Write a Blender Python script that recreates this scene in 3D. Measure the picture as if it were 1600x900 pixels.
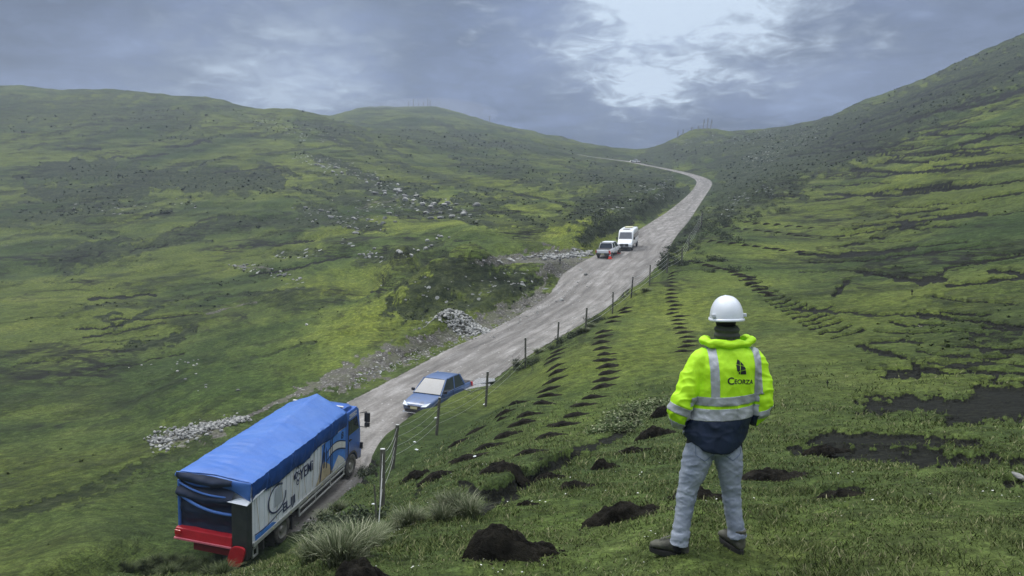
import bpy, bmesh, math, random
import numpy as np
from mathutils import Vector, Matrix, Euler

for o in list(bpy.data.objects):
    bpy.data.objects.remove(o, do_unlink=True)
SC = bpy.context.scene
COL = SC.collection
R = math.radians
rng = np.random.default_rng(7)
random.seed(7)

# ------------------------------------------------------------------ camera
F = 1155.0            # focal length in pixels of a 1600 px wide frame
PITCH = R(4.5)
cam_d = bpy.data.cameras.new('camera')
cam_d.sensor_width = 36.0
cam_d.lens = 36.0 * F / 1600.0
cam_d.clip_start = 0.1
cam_d.clip_end = 20000
cam = bpy.data.objects.new('camera', cam_d)
COL.objects.link(cam)
cam.location = (0, 0, 0)
cam.rotation_euler = (R(90) - PITCH, 0, 0)
SC.camera = cam

# ------------------------------------------------------------------ light
SUN_EL, SUN_AZ = 54.0, -55.0     # degrees; azimuth clockwise from +Y
SC.view_settings.view_transform = 'Standard'
SC.view_settings.look = 'None'
SC.view_settings.gamma = 1
SC.view_settings.use_curve_mapping = False
SC.view_settings.exposure = 0.0
W = bpy.data.worlds.new('World')
SC.world = W
W.use_nodes = True
nt = W.node_tree
nt.nodes.clear()


def N(nt, t, **kw):
    n = nt.nodes.new(t)
    ins = kw.pop('ins', {})
    for k, v in kw.items():
        setattr(n, k, v)
    for k, v in ins.items():
        s = n.inputs[k]
        if isinstance(v, bpy.types.NodeSocket):
            nt.links.new(v, s)
        elif isinstance(v, bpy.types.Node):
            nt.links.new(v.outputs[0], s)
        else:
            s.default_value = v
    return n


def MATH(nt, op, a, b=None, c=None, clamp=False):
    n = nt.nodes.new('ShaderNodeMath')
    n.operation = op
    n.use_clamp = clamp
    for i, v in enumerate((a, b, c)):
        if v is None:
            continue
        if isinstance(v, (int, float)):
            n.inputs[i].default_value = v
        else:
            nt.links.new(v, n.inputs[i])
    return n.outputs[0]


def MIX(nt, fac, a, b, blend='MIX'):
    n = nt.nodes.new('ShaderNodeMix')
    n.data_type = 'RGBA'
    n.blend_type = blend
    n.clamp_factor = True
    for k, v in ((0, fac), (6, a), (7, b)):
        if isinstance(v, bpy.types.NodeSocket):
            nt.links.new(v, n.inputs[k])
        elif isinstance(v, (int, float)):
            n.inputs[k].default_value = v if k == 0 else v
        else:
            n.inputs[k].default_value = tuple(v) + (1,) * (4 - len(v))
    return n.outputs[2]


def RAMP(nt, fac, stops, interp='LINEAR'):
    n = nt.nodes.new('ShaderNodeValToRGB')
    n.color_ramp.interpolation = interp
    els = n.color_ramp.elements
    while len(els) < len(stops):
        els.new(0.5)
    for e, (p, c) in zip(els, stops):
        e.position = p
        if isinstance(c, (int, float)):
            c = (c, c, c)
        e.color = tuple(c) + (1,) * (4 - len(c))
    nt.links.new(fac, n.inputs[0])
    return n.outputs[0]


def NOISE(nt, vec, scale, detail=4, rough=0.55, dist=0.0, out=0):
    n = N(nt, 'ShaderNodeTexNoise', ins={'Scale': scale, 'Detail': detail, 'Roughness': rough, 'Distortion': dist})
    if vec is not None:
        nt.links.new(vec, n.inputs['Vector'])
    return n.outputs[out]


def SEP(nt, v):
    n = nt.nodes.new('ShaderNodeSeparateXYZ')
    nt.links.new(v, n.inputs[0])
    return n.outputs


def COMB(nt, x, y, z):
    n = nt.nodes.new('ShaderNodeCombineXYZ')
    for i, v in enumerate((x, y, z)):
        if isinstance(v, (int, float)):
            n.inputs[i].default_value = v
        else:
            nt.links.new(v, n.inputs[i])
    return n.outputs[0]


def build_world():
    tc = N(nt, 'ShaderNodeTexCoord')
    sky = N(nt, 'ShaderNodeTexSky', sky_type='NISHITA', sun_disc=False)
    sky.sun_elevation = R(SUN_EL)
    sky.sun_rotation = R(SUN_AZ)
    sky.air_density = 1.4
    sky.dust_density = 2.0
    d = tc.outputs['Generated']
    s = SEP(nt, d)
    # cloud layer coordinate: project the view direction on a plane overhead, stretched
    den = MATH(nt, 'ADD', MATH(nt, 'MAXIMUM', s[2], 0.0), 0.16)
    px = MATH(nt, 'DIVIDE', s[0], den)
    py = MATH(nt, 'DIVIDE', s[1], den)
    pc = COMB(nt, px, py, 0.0)
    n1 = NOISE(nt, pc, 1.15, 6, 0.55, 0.6)
    n2 = NOISE(nt, pc, 3.6, 6, 0.6, 0.4)
    n3 = NOISE(nt, pc, 9.0, 7, 0.62, 0.8)
    cl = MATH(nt, 'ADD', MATH(nt, 'ADD', MATH(nt, 'MULTIPLY', n1, 0.55), MATH(nt, 'MULTIPLY', n2, 0.30)), MATH(nt, 'MULTIPLY', n3, 0.15))
    # thin places in the cloud where it is brighter (directions)
    def spot(u, v, w, amp, prev, wy=1.0):
        x = (u - 800) / F
        y = (450 - v) / F
        D = Vector((x, math.cos(PITCH) + y * math.sin(PITCH), -math.sin(PITCH) + y * math.cos(PITCH))).normalized()
        dx = MATH(nt, 'SUBTRACT', s[0], D.x)
        dz = MATH(nt, 'MULTIPLY', MATH(nt, 'SUBTRACT', s[2], D.z), wy)
        q = MATH(nt, 'SQRT', MATH(nt, 'ADD', MATH(nt, 'MULTIPLY', dx, dx), MATH(nt, 'MULTIPLY', dz, dz)))
        q = MATH(nt, 'ADD', q, MATH(nt, 'MULTIPLY', MATH(nt, 'SUBTRACT', MATH(nt, 'ADD', MATH(nt, 'MULTIPLY', n2, .55), MATH(nt, 'MULTIPLY', n3, .45)), 0.5), w * 2.4))
        q = MATH(nt, 'SUBTRACT', 1.0, MATH(nt, 'DIVIDE', q, w), clamp=True)
        q = MATH(nt, 'MULTIPLY', MATH(nt, 'MULTIPLY', q, q), amp)
        return q if prev is None else MATH(nt, 'ADD', prev, q)
    sp = spot(1080, 10, 0.27, 1.7, None, 1.9)
    sp = spot(1000, 132, 0.09, 1.1, sp, 1.6)
    sp = spot(1000, 60, 0.2, 0.35, sp, 1.0)
    sp = spot(450, 150, 0.22, 0.6, sp, 1.6)
    sp = spot(520, 20, 0.2, 0.20, sp, 1.4)
    base = RAMP(nt, cl, [(0.38, (0.055, 0.082, 0.150)), (0.47, (0.095, 0.138, 0.245)), (0.57, (0.185, 0.25, 0.42)), (0.66, (0.31, 0.41, 0.63))])
    # darker and greyer low at the far left, right; lighter band near the pass
    side = MATH(nt, 'ABSOLUTE', s[0])
    sidef = RAMP(nt, side, [(0.05, 1.06), (0.5, 0.80)])
    base = MIX(nt, 1.0, base, sidef, 'MULTIPLY')
    bright = MIX(nt, MATH(nt, 'MULTIPLY', sp, 1.0, clamp=True), base, (0.72, 0.86, 1.02))
    # the overcast dome is brightest overhead (three times the horizon)
    up = RAMP(nt, s[2], [(0.33, 1.0), (0.75, 3.3)])
    upn = MATH(nt, 'ADD', MATH(nt, 'MULTIPLY', RAMP(nt, s[2], [(0.36, 0.0), (0.8, 1.0)]), 4.9), 1.0)
    vm = N(nt, 'ShaderNodeVectorMath', operation='SCALE')
    warm = MIX(nt, RAMP(nt, s[2], [(0.36, 0.0), (0.8, 1.0)]), bright, (0.40, 0.41, 0.42))
    nt.links.new(warm, vm.inputs[0])
    nt.links.new(upn, vm.inputs['Scale'])
    b1 = N(nt, 'ShaderNodeBackground', ins={'Strength': 1.0})
    nt.links.new(vm.outputs[0], b1.inputs[0])
    b2 = N(nt, 'ShaderNodeBackground', ins={'Color': sky, 'Strength': 0.06})
    mx = N(nt, 'ShaderNodeMixShader', ins={0: 0.04})
    nt.links.new(b1.outputs[0], mx.inputs[1])
    nt.links.new(b2.outputs[0], mx.inputs[2])
    out = N(nt, 'ShaderNodeOutputWorld')
    nt.links.new(mx.outputs[0], out.inputs[0])


build_world()
sun_d = bpy.data.lights.new('sun', 'SUN')
sun_d.energy = 1.5
sun_d.angle = R(10)
sun_d.color = (1.0, 0.97, 0.90)
sun = bpy.data.objects.new('sun', sun_d)
COL.objects.link(sun)
sd = Vector((math.sin(R(SUN_AZ)) * math.cos(R(SUN_EL)), math.cos(R(SUN_AZ)) * math.cos(R(SUN_EL)), math.sin(R(SUN_EL))))
sun.rotation_euler = sd.to_track_quat('Z', 'Y').to_euler()
sun.location = (0, 0, 60)

# ------------------------------------------------------------------ projection helpers
CP, SP = math.cos(PITCH), math.sin(PITCH)


def ray(u, v):
    x = (u - 800.0) / F
    y = (450.0 - v) / F
    return np.array([x, CP + y * SP, -SP + y * CP])


def at(u, v, d):
    return ray(u, v) * d


def project(X, Y, Z):
    fw = Y * CP - Z * SP
    up = Y * SP + Z * CP
    fws = np.where(np.abs(fw) < 1e-3, 1e-3, fw)
    return 800 + F * X / fws, 450 - F * up / fws, fw


def sstep(a, b, x):
    t = np.clip((x - a) / (b - a), 0, 1)
    return t * t * (3 - 2 * t)


# ------------------------------------------------------------------ noise
_P = np.random.default_rng(3).permutation(4096).astype(np.int64)


def _h(ix, iy, s):
    return _P[(ix + _P[(iy + s * 131) & 4095]) & 4095]


def noise2(x, y, s=0):
    ix = np.floor(x).astype(np.int64)
    iy = np.floor(y).astype(np.int64)
    fx = x - ix
    fy = y - iy
    ux = fx * fx * fx * (fx * (fx * 6 - 15) + 10)
    uy = fy * fy * fy * (fy * (fy * 6 - 15) + 10)

    def g(dx, dy):
        a = _h(ix + dx, iy + dy, s) * (2 * math.pi / 4096)
        return np.cos(a) * (fx - dx) + np.sin(a) * (fy - dy)
    a = g(0, 0) * (1 - ux) + g(1, 0) * ux
    b = g(0, 1) * (1 - ux) + g(1, 1) * ux
    return (a * (1 - uy) + b * uy) * 1.5


def fbm(x, y, octv=4, s=0, gain=0.5):
    r = 0
    a = 1.0
    for i in range(octv):
        r = r + a * noise2(x * 2 ** i, y * 2 ** i, s + i * 7)
        a *= gain
    return r


# ------------------------------------------------------------------ terrain control points (pixel u, v and depth)
CTRL = [
    # left lowland and the left hill
    (0, 890, 23), (200, 885, 19.5), (0, 790, 31), (150, 780, 31), (0, 700, 43), (180, 690, 43), (0, 620, 56),
    (200, 610, 58), (330, 640, 46), (0, 550, 74), (200, 540, 76), (400, 560, 62), (0, 470, 108), (200, 460, 108),
    (400, 470, 92), (0, 400, 150), (200, 390, 150), (400, 400, 135), (0, 330, 200), (200, 320, 200), (400, 330, 180),
    (0, 260, 262), (200, 260, 260), (400, 260, 250), (0, 200, 330), (200, 200, 335), (400, 215, 310),
    (0, 136, 430), (200, 145, 430), (330, 158, 425), (400, 172, 410), (480, 175, 430),
    (0, 175, 620), (200, 190, 640), (400, 215, 640),
    (-300, 880, 23), (-300, 700, 42), (-300, 500, 90), (-300, 300, 210), (-300, 150, 430), (-300, 200, 640),
    (500, 520, 66), (500, 430, 98), (500, 360, 138), (500, 300, 200), (500, 240, 270), (500, 200, 350),
    (600, 430, 92), (600, 380, 116), (600, 330, 160), (600, 280, 220), (600, 220, 320),
    (570, 169, 640), (640, 167, 680), (690, 168, 700), (730, 181, 680), (600, 195, 460), (700, 200, 460), (520, 190, 450),
    (640, 200, 950), (500, 210, 950), (760, 230, 900),
    (790, 198, 560), (900, 222, 480), (960, 238, 440), (800, 250, 850), (900, 270, 800), (980, 290, 800),
    (700, 370, 110), (700, 330, 150), (700, 280, 230), (700, 240, 320), (800, 360, 108), (800, 330, 135), (800, 290, 200),
    (800, 250, 300), (900, 362, 98), (900, 330, 130), (900, 300, 190), (900, 265, 290),
    (980, 335, 125), (1030, 300, 175), (1000, 280, 240),
    # mound between valley and road
    (600, 478, 72), (640, 505, 67), (710, 432, 84), (660, 458, 76), (780, 450, 80), (850, 440, 84), (740, 380, 100), (640, 400, 92),
    (720, 480, 69), (820, 470, 74), (880, 440, 80), (880, 395, 94),
    (480, 600, 50), (560, 560, 55), (640, 528, 60), (750, 500, 65),
    # bank crest above the road, right side
    (150, 905, 15.5), (300, 900, 15.5), (400, 908, 16.0), (440, 880, 17.2), (480, 836, 19), (520, 797, 21), (555, 762, 23.3), (582, 712, 26.5), (640, 654, 31), (725, 614, 35.5), (820, 562, 42), (900, 517, 50),
    (985, 457, 63), (1030, 405, 82), (1075, 352, 118), (1100, 325, 165), (1115, 290, 238),
    # far side of the bank crest, falling to the road
    (300, 935, 19.0), (400, 935, 19.5), (440, 908, 21.0), (480, 868, 23), (520, 830, 25.5), (555, 795, 28), (590, 735, 31.5), (640, 676, 34.5), (725, 632, 39), (820, 578, 45.5), (900, 532, 54), (985, 472, 67), (1030, 418, 86),
    # dip behind the mound
    (650, 420, 92), (710, 412, 94), (770, 416, 93), (820, 416, 90),
    # near slope
    (520, 898, 5.2), (420, 898, 7.5), (500, 860, 9.0), (590, 835, 9.6), (600, 790, 13), (690, 800, 8.2), (760, 860, 6.0),
    (610, 735, 19.5), (682, 681, 25), (760, 632, 30), (820, 576, 37.5), (870, 541, 43), (957, 484, 56),
    (720, 745, 12.4), (800, 700, 15.5), (800, 640, 22), (880, 620, 24), (880, 570, 31), (960, 560, 30), (960, 700, 13.5),
    (940, 790, 7.6), (1060, 860, 5.1), (1150, 855, 5.15), (1060, 700, 12.2), (1060, 600, 22), (1060, 500, 42),
    (1060, 430, 66), (1100, 380, 92), (1130, 340, 125), (1200, 700, 11.5), (1200, 780, 7.3), (1200, 560, 25),
    (1200, 480, 42), (1200, 420, 66), (1200, 360, 100), (1200, 310, 150), (1200, 280, 190),
    (1320, 880, 4.7), (1320, 800, 6.3), (1320, 700, 10.5), (1320, 600, 18), (1320, 500, 34), (1320, 420, 60), (1320, 350, 95), (1320, 290, 145), (1320, 235, 220),
    (1450, 880, 4.5), (1450, 780, 6.6), (1450, 690, 10.5), (1450, 600, 17), (1450, 500, 31), (1450, 400, 55), (1450, 320, 88), (1450, 250, 130), (1450, 180, 200), (1450, 122, 330),
    (1600, 880, 4.4), (1600, 780, 6.5), (1600, 690, 10), (1600, 600, 16), (1600, 500, 27), (1600, 400, 46), (1600, 300, 75), (1600, 200, 125), (1600, 120, 200), (1600, 58, 300),
    (1350, 158, 370), (1270, 190, 400), (1200, 203, 430), (1130, 207, 440), (1100, 208, 435), (1060, 221, 440), (1000, 240, 450),
    (1250, 220, 300), (1180, 245, 290), (1130, 262, 285), (1050, 245, 400),
    (1100, 250, 700), (1270, 240, 650), (1450, 190, 560), (1600, 140, 520),
    (1900, 880, 4.2), (1900, 600, 14), (1900, 400, 40), (1900, 200, 100), (1900, 60, 190), (1900, -40, 280), (1900, 60, 520),
]
_pts = np.array([at(*c) for c in CTRL])
_ph = np.arctan2(_pts[:, 0], _pts[:, 1])
_r = np.hypot(_pts[:, 0], _pts[:, 1])
_e = _pts[:, 2] / _r
EXTRA = []      # phi, r, z/r : beyond the edges of the photograph and behind it
for ph_, prof in ((1.25, [(3, -.55), (6, -.2), (15, .0), (50, .12), (150, .22), (400, .3), (900, .1)]),
                  (2.1, [(3, -.5), (6, -.15), (15, .05), (50, .18), (150, .25), (400, .28), (900, .1)]),
                  (3.14, [(3, -.7), (6, -.33), (15, -.15), (50, -.05), (150, .02), (400, .08), (900, .05)]),
                  (-1.0, [(3, -.78), (7, -.62), (12, -.62), (20, -.52), (50, -.28), (150, -.05), (400, .17), (900, .05)]),
                  (-1.6, [(3, -.85), (7, -.62), (12, -.58), (20, -.48), (50, -.25), (150, -.07), (400, .12), (900, .05)]),
                  (-2.4, [(3, -.8), (7, -.55), (15, -.42), (50, -.2), (150, -.06), (400, .08), (900, .05)]),
                  (0.0, [(1600, -.05)]), (0.6, [(3.2, -.62), (1600, -.05)]), (-0.6, [(3, -.76), (1600, -.05)]), (0.2, [(3, -.7)]), (-0.2, [(3, -.73)])):
    for r_, e_ in prof:
        EXTRA.append((ph_, r_, e_))
        if ph_ > 3:
            EXTRA.append((-ph_, r_, e_))
EX = np.array(EXTRA)
_ph = np.concatenate([_ph, EX[:, 0]])
_r = np.concatenate([_r, EX[:, 1]])
_e = np.concatenate([_e, EX[:, 2]])
KP = 3.2
_cx, _cy = _ph * KP, np.log(_r)


def _rb(d2):
    return np.sqrt(d2 + 0.01) * -1.0


def _fit():
    n = len(_cx)
    A = _rb((_cx[:, None] - _cx[None]) ** 2 + (_cy[:, None] - _cy[None]) ** 2)
    A[np.arange(n), np.arange(n)] += -0.004 * 0
    M = np.zeros((n + 3, n + 3))
    M[:n, :n] = A
    M[:n, n] = 1
    M[:n, n + 1] = _cx
    M[:n, n + 2] = _cy
    M[n:, :n] = M[:n, n:].T
    return np.linalg.solve(M, np.concatenate([_e, [0, 0, 0]]))


_w = _fit()


def base_z(X, Y):
    X = np.asarray(X, float)
    Y = np.asarray(Y, float)
    sh = X.shape
    X = X.ravel()
    Y = Y.ravel()
    r = np.hypot(X, Y)
    rc = np.clip(r, 3.0, None)
    a = np.arctan2(X, Y) * KP
    b = np.log(rc)
    out = np.empty_like(r)
    for i in range(0, len(r), 60000):
        sl = slice(i, i + 60000)
        d2 = (a[sl, None] - _cx[None]) ** 2 + (b[sl, None] - _cy[None]) ** 2
        out[sl] = _rb(d2) @ _w[:-3] + _w[-3] + _w[-2] * a[sl] + _w[-1] * b[sl]
    z = out * rc
    near = sstep(1.0, 3.5, r)
    z = z * near + (-2.15) * (1 - near)
    return z.reshape(sh)


# ------------------------------------------------------------------ road
TR_POS = np.array([-9.956, 24.195, -11.356])
TR_YAW, TR_PITCH, TR_ROLL, TR_L, TR_W, TR_H = 0.228, 0.096, 0.079, 8.69, 2.7, 3.30
_td = np.array([math.sin(TR_YAW), math.cos(TR_YAW), math.tan(TR_PITCH)])
ROADP = [(TR_POS - _td * 26, 1.2, 0.0), (TR_POS - _td * 12, 1.3, -.05), (TR_POS - _td * 3, 1.5, -.079), (TR_POS + _td * 2, 1.7, -.079), (TR_POS + _td * 8, 2.3, -.075),
         (at(598, 652, 40.5), 3.0, -.03), (at(668, 607, 46.5), 3.2, 0), (at(758, 553, 55.5), 3.3, 0), (at(850, 504, 65), 3.4, 0), (at(912, 463, 74), 3.7, 0),
         (at(950, 425, 83), 4.8, 0), (at(985, 398, 92), 4.3, 0), (at(1018, 370, 110), 3.5, 0), (at(1046, 347, 135), 3.3, 0), (at(1070, 325, 170), 2.8, 0), (at(1090, 303, 215), 2.5, 0),
         (at(1100, 288, 250), 2.6, 0), (at(1096, 280, 268), 2.4, 0), (at(1075, 272, 285), 2.1, 0), (at(1045, 265, 305), 1.9, 0), (at(1010, 258, 325), 1.7, 0), (at(980, 252, 345), 1.6, 0), (at(940, 247, 372), 1.0, 0),
         (at(890, 240, 400), .7, 0), (at(840, 236, 430), .6, 0)]


def _catmull(P, n=14):
    P = np.array(P)
    out = []
    for i in range(len(P) - 1):
        p0 = P[max(i - 1, 0)]
        p1, p2 = P[i], P[i + 1]
        p3 = P[min(i + 2, len(P) - 1)]
        for k in range(n):
            t = k / n
            out.append(0.5 * ((2 * p1) + (p2 - p0) * t + (2 * p0 - 5 * p1 + 4 * p2 - p3) * t * t + (3 * p1 - p0 - 3 * p2 + p3) * t ** 3))
    out.append(P[-1])
    return np.array(out)


ROAD = _catmull([np.concatenate([p, [h, t]]) for p, h, t in ROADP])
_rl = np.concatenate([[0], np.cumsum(np.hypot(*np.diff(ROAD[:, :2], axis=0).T))])


def road_info(X, Y):
    """signed distance across, distance along, road height, half width"""
    X = np.asarray(X, float).ravel()
    Y = np.asarray(Y, float).ravel()
    A = ROAD[:-1]
    B = ROAD[1:]
    D = (B - A)[:, :2]
    L2 = (D ** 2).sum(1)
    best = np.full(len(X), 1e9)
    acr = np.zeros(len(X))
    alo = np.zeros(len(X))
    rz = np.zeros(len(X))
    hw = np.ones(len(X))
    near = np.where((X > -30) & (X < 130) & (Y > -5) & (Y < 460))[0]
    x = X[near]
    y = Y[near]
    b = best[near]
    ac = acr[near]
    al = alo[near]
    zz = rz[near]
    hh = hw[near]
    for i in range(len(A)):
        t = np.clip(((x - A[i, 0]) * D[i, 0] + (y - A[i, 1]) * D[i, 1]) / L2[i], 0, 1)
        dx = x - (A[i, 0] + t * D[i, 0])
        dy = y - (A[i, 1] + t * D[i, 1])
        d = np.hypot(dx, dy)
        m = d < b
        if not m.any():
            continue
        sg = np.sign(dx * D[i, 1] - dy * D[i, 0])
        b[m] = d[m]
        ac[m] = (d * sg)[m]
        al[m] = (_rl[i] + t * math.sqrt(L2[i]))[m]
        zz[m] = (A[i, 2] + t * (B[i, 2] - A[i, 2]) + np.clip(d * sg, -4, 4) * (A[i, 4] + t * (B[i, 4] - A[i, 4])))[m]
        hh[m] = (A[i, 3] + t * (B[i, 3] - A[i, 3]))[m]
    best[near] = b
    acr[near] = ac
    alo[near] = al
    rz[near] = zz
    hw[near] = hh
    return best, acr, alo, rz, hw


# lay-by to the left of the road (flat gravel), given as a centre, radii
LAYBY = at(878, 407, 86.5)
GULLY = [at(905, 703, 13.6), at(870, 724, 12.5), at(830, 747, 11.4), at(790, 774, 10.3), at(742, 803, 9.1)]


def full_z(X, Y, info=None):
    X = np.asarray(X, float)
    Y = np.asarray(Y, float)
    sh = X.shape
    X = X.ravel()
    Y = Y.ravel()
    z = base_z(X, Y)
    r = np.hypot(X, Y)
    amp = sstep(3, 14, r)
    # relief whose size grows with distance from the viewer's slope
    z = z + 0.035 * fbm(X / 1.3, Y / 1.3, 3, 1) * sstep(2, 5, r)
    z = z + 0.15 * fbm(X / 6.0, Y / 6.0, 4, 2) * sstep(9, 30, r)
    z = z + 0.9 * fbm(X / 28.0, Y / 28.0, 5, 3, .55) * sstep(60, 150, r)
    z = z + 1.9 * fbm(X / 90.0, Y / 60.0, 5, 4, .5) * sstep(180, 420, r) 
    # sheep-track terraces along the contours
    tt = (z + 1.2 * noise2(X / 30, Y / 30, 9)) 
    z = z + 0.22 * np.sin(tt * 2.1 + 2.0 * noise2(X / 60, Y / 60, 11)) * sstep(40, 110, r)
    b, ac, al, rz, hw = info if info is not None else road_info(X, Y)
    sho = np.where(ac > 0, 2.0, 3.0) * np.clip(hw / 3.0, .6, 1.4) * (1 + sstep(120, 250, al))
    t = sstep(0, 1, (b - hw - 0.25) / sho)
    berm = 0.85 * np.exp(-((ac + hw + 2.9) / 1.3) ** 2) * sstep(36, 44, al) * (1 - sstep(84, 92, al))   # low spoil berm, left edge
    ruts = 0.035 * fbm(ac * 1.2, al / 6, 3, 20)
    z = (rz + ruts) * (1 - t) + (z + berm) * t
    # washed out gully under the turf ledge
    gd = np.full(len(X), 9.0)
    ng = np.where((r > 6) & (r < 18) & (X > -3) & (X < 3.5))[0]
    for a_, b_ in zip(GULLY[:-1], GULLY[1:]):
        dx, dy = b_[0] - a_[0], b_[1] - a_[1]
        tq = np.clip(((X[ng] - a_[0]) * dx + (Y[ng] - a_[1]) * dy) / (dx * dx + dy * dy), 0, 1)
        gd[ng] = np.minimum(gd[ng], np.hypot(X[ng] - a_[0] - tq * dx, Y[ng] - a_[1] - tq * dy) + .06 * noise2(X[ng] * 3, Y[ng] * 3, 70))
    z = z - .26 * (1 - sstep(.18, .42, gd))
    mnd = sstep(52, 66, r) * (1 - sstep(96, 112, r)) * sstep(-20, -13, X) * (1 - sstep(4, 9, X)) * t
    z = z + .42 * fbm(X / 4.5, Y / 4.5, 4, 60, .6) * mnd
    for (u_, v_, d_, ra, rb_, hh_) in ((714, 436, 80, 4.8, 4.4, 2.9), (664, 468, 75, 3.4, 3.4, 1.7), (800, 452, 81, 5.6, 3.6, 1.9), (750, 470, 74, 6, 3.0, .5)):
        c_ = at(u_, v_, d_)
        z = z + t * hh_ * np.exp(-np.clip(((X - c_[0]) / ra) ** 2 + ((Y - c_[1]) / rb_) ** 2, 0, 30) ** 1.8)
    dl = np.hypot((X - LAYBY[0]) / 8.5, (Y - LAYBY[1]) / 6.0)
    tl = (1 - sstep(.75, 1.35, dl)) * sstep(0, 1, (b - hw) / 2)
    z = z * (1 - tl) + (LAYBY[2]) * tl
    return z.reshape(sh)


def hits(uvs):
    """where the sight lines through these pixels meet the ground: (n, 3) and depth"""
    uvs = np.asarray(uvs, float).reshape(-1, 2)
    n = len(uvs)
    T = np.exp(np.linspace(math.log(3.2), math.log(760), 900))
    out = np.full((n, 3), np.nan)
    for i0 in range(0, n, 60):
        ch = uvs[i0:i0 + 60]
        D = np.array([ray(u, v) for u, v in ch])
        P = D[:, None, :] * T[None, :, None]
        Z = full_z(P[..., 0], P[..., 1])
        below = P[..., 2] < Z
        idx = below.argmax(1)
        for k in range(len(ch)):
            j = idx[k]
            if not below[k, j]:
                continue
            if j == 0:
                out[i0 + k] = P[k, 0]
                continue
            a = P[k, j - 1, 2] - Z[k, j - 1]
            c = P[k, j, 2] - Z[k, j]
            t = a / (a - c)
            out[i0 + k] = P[k, j - 1] * (1 - t) + P[k, j] * t
    return out


def hit(u, v):
    return hits([(u, v)])[0]


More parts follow.
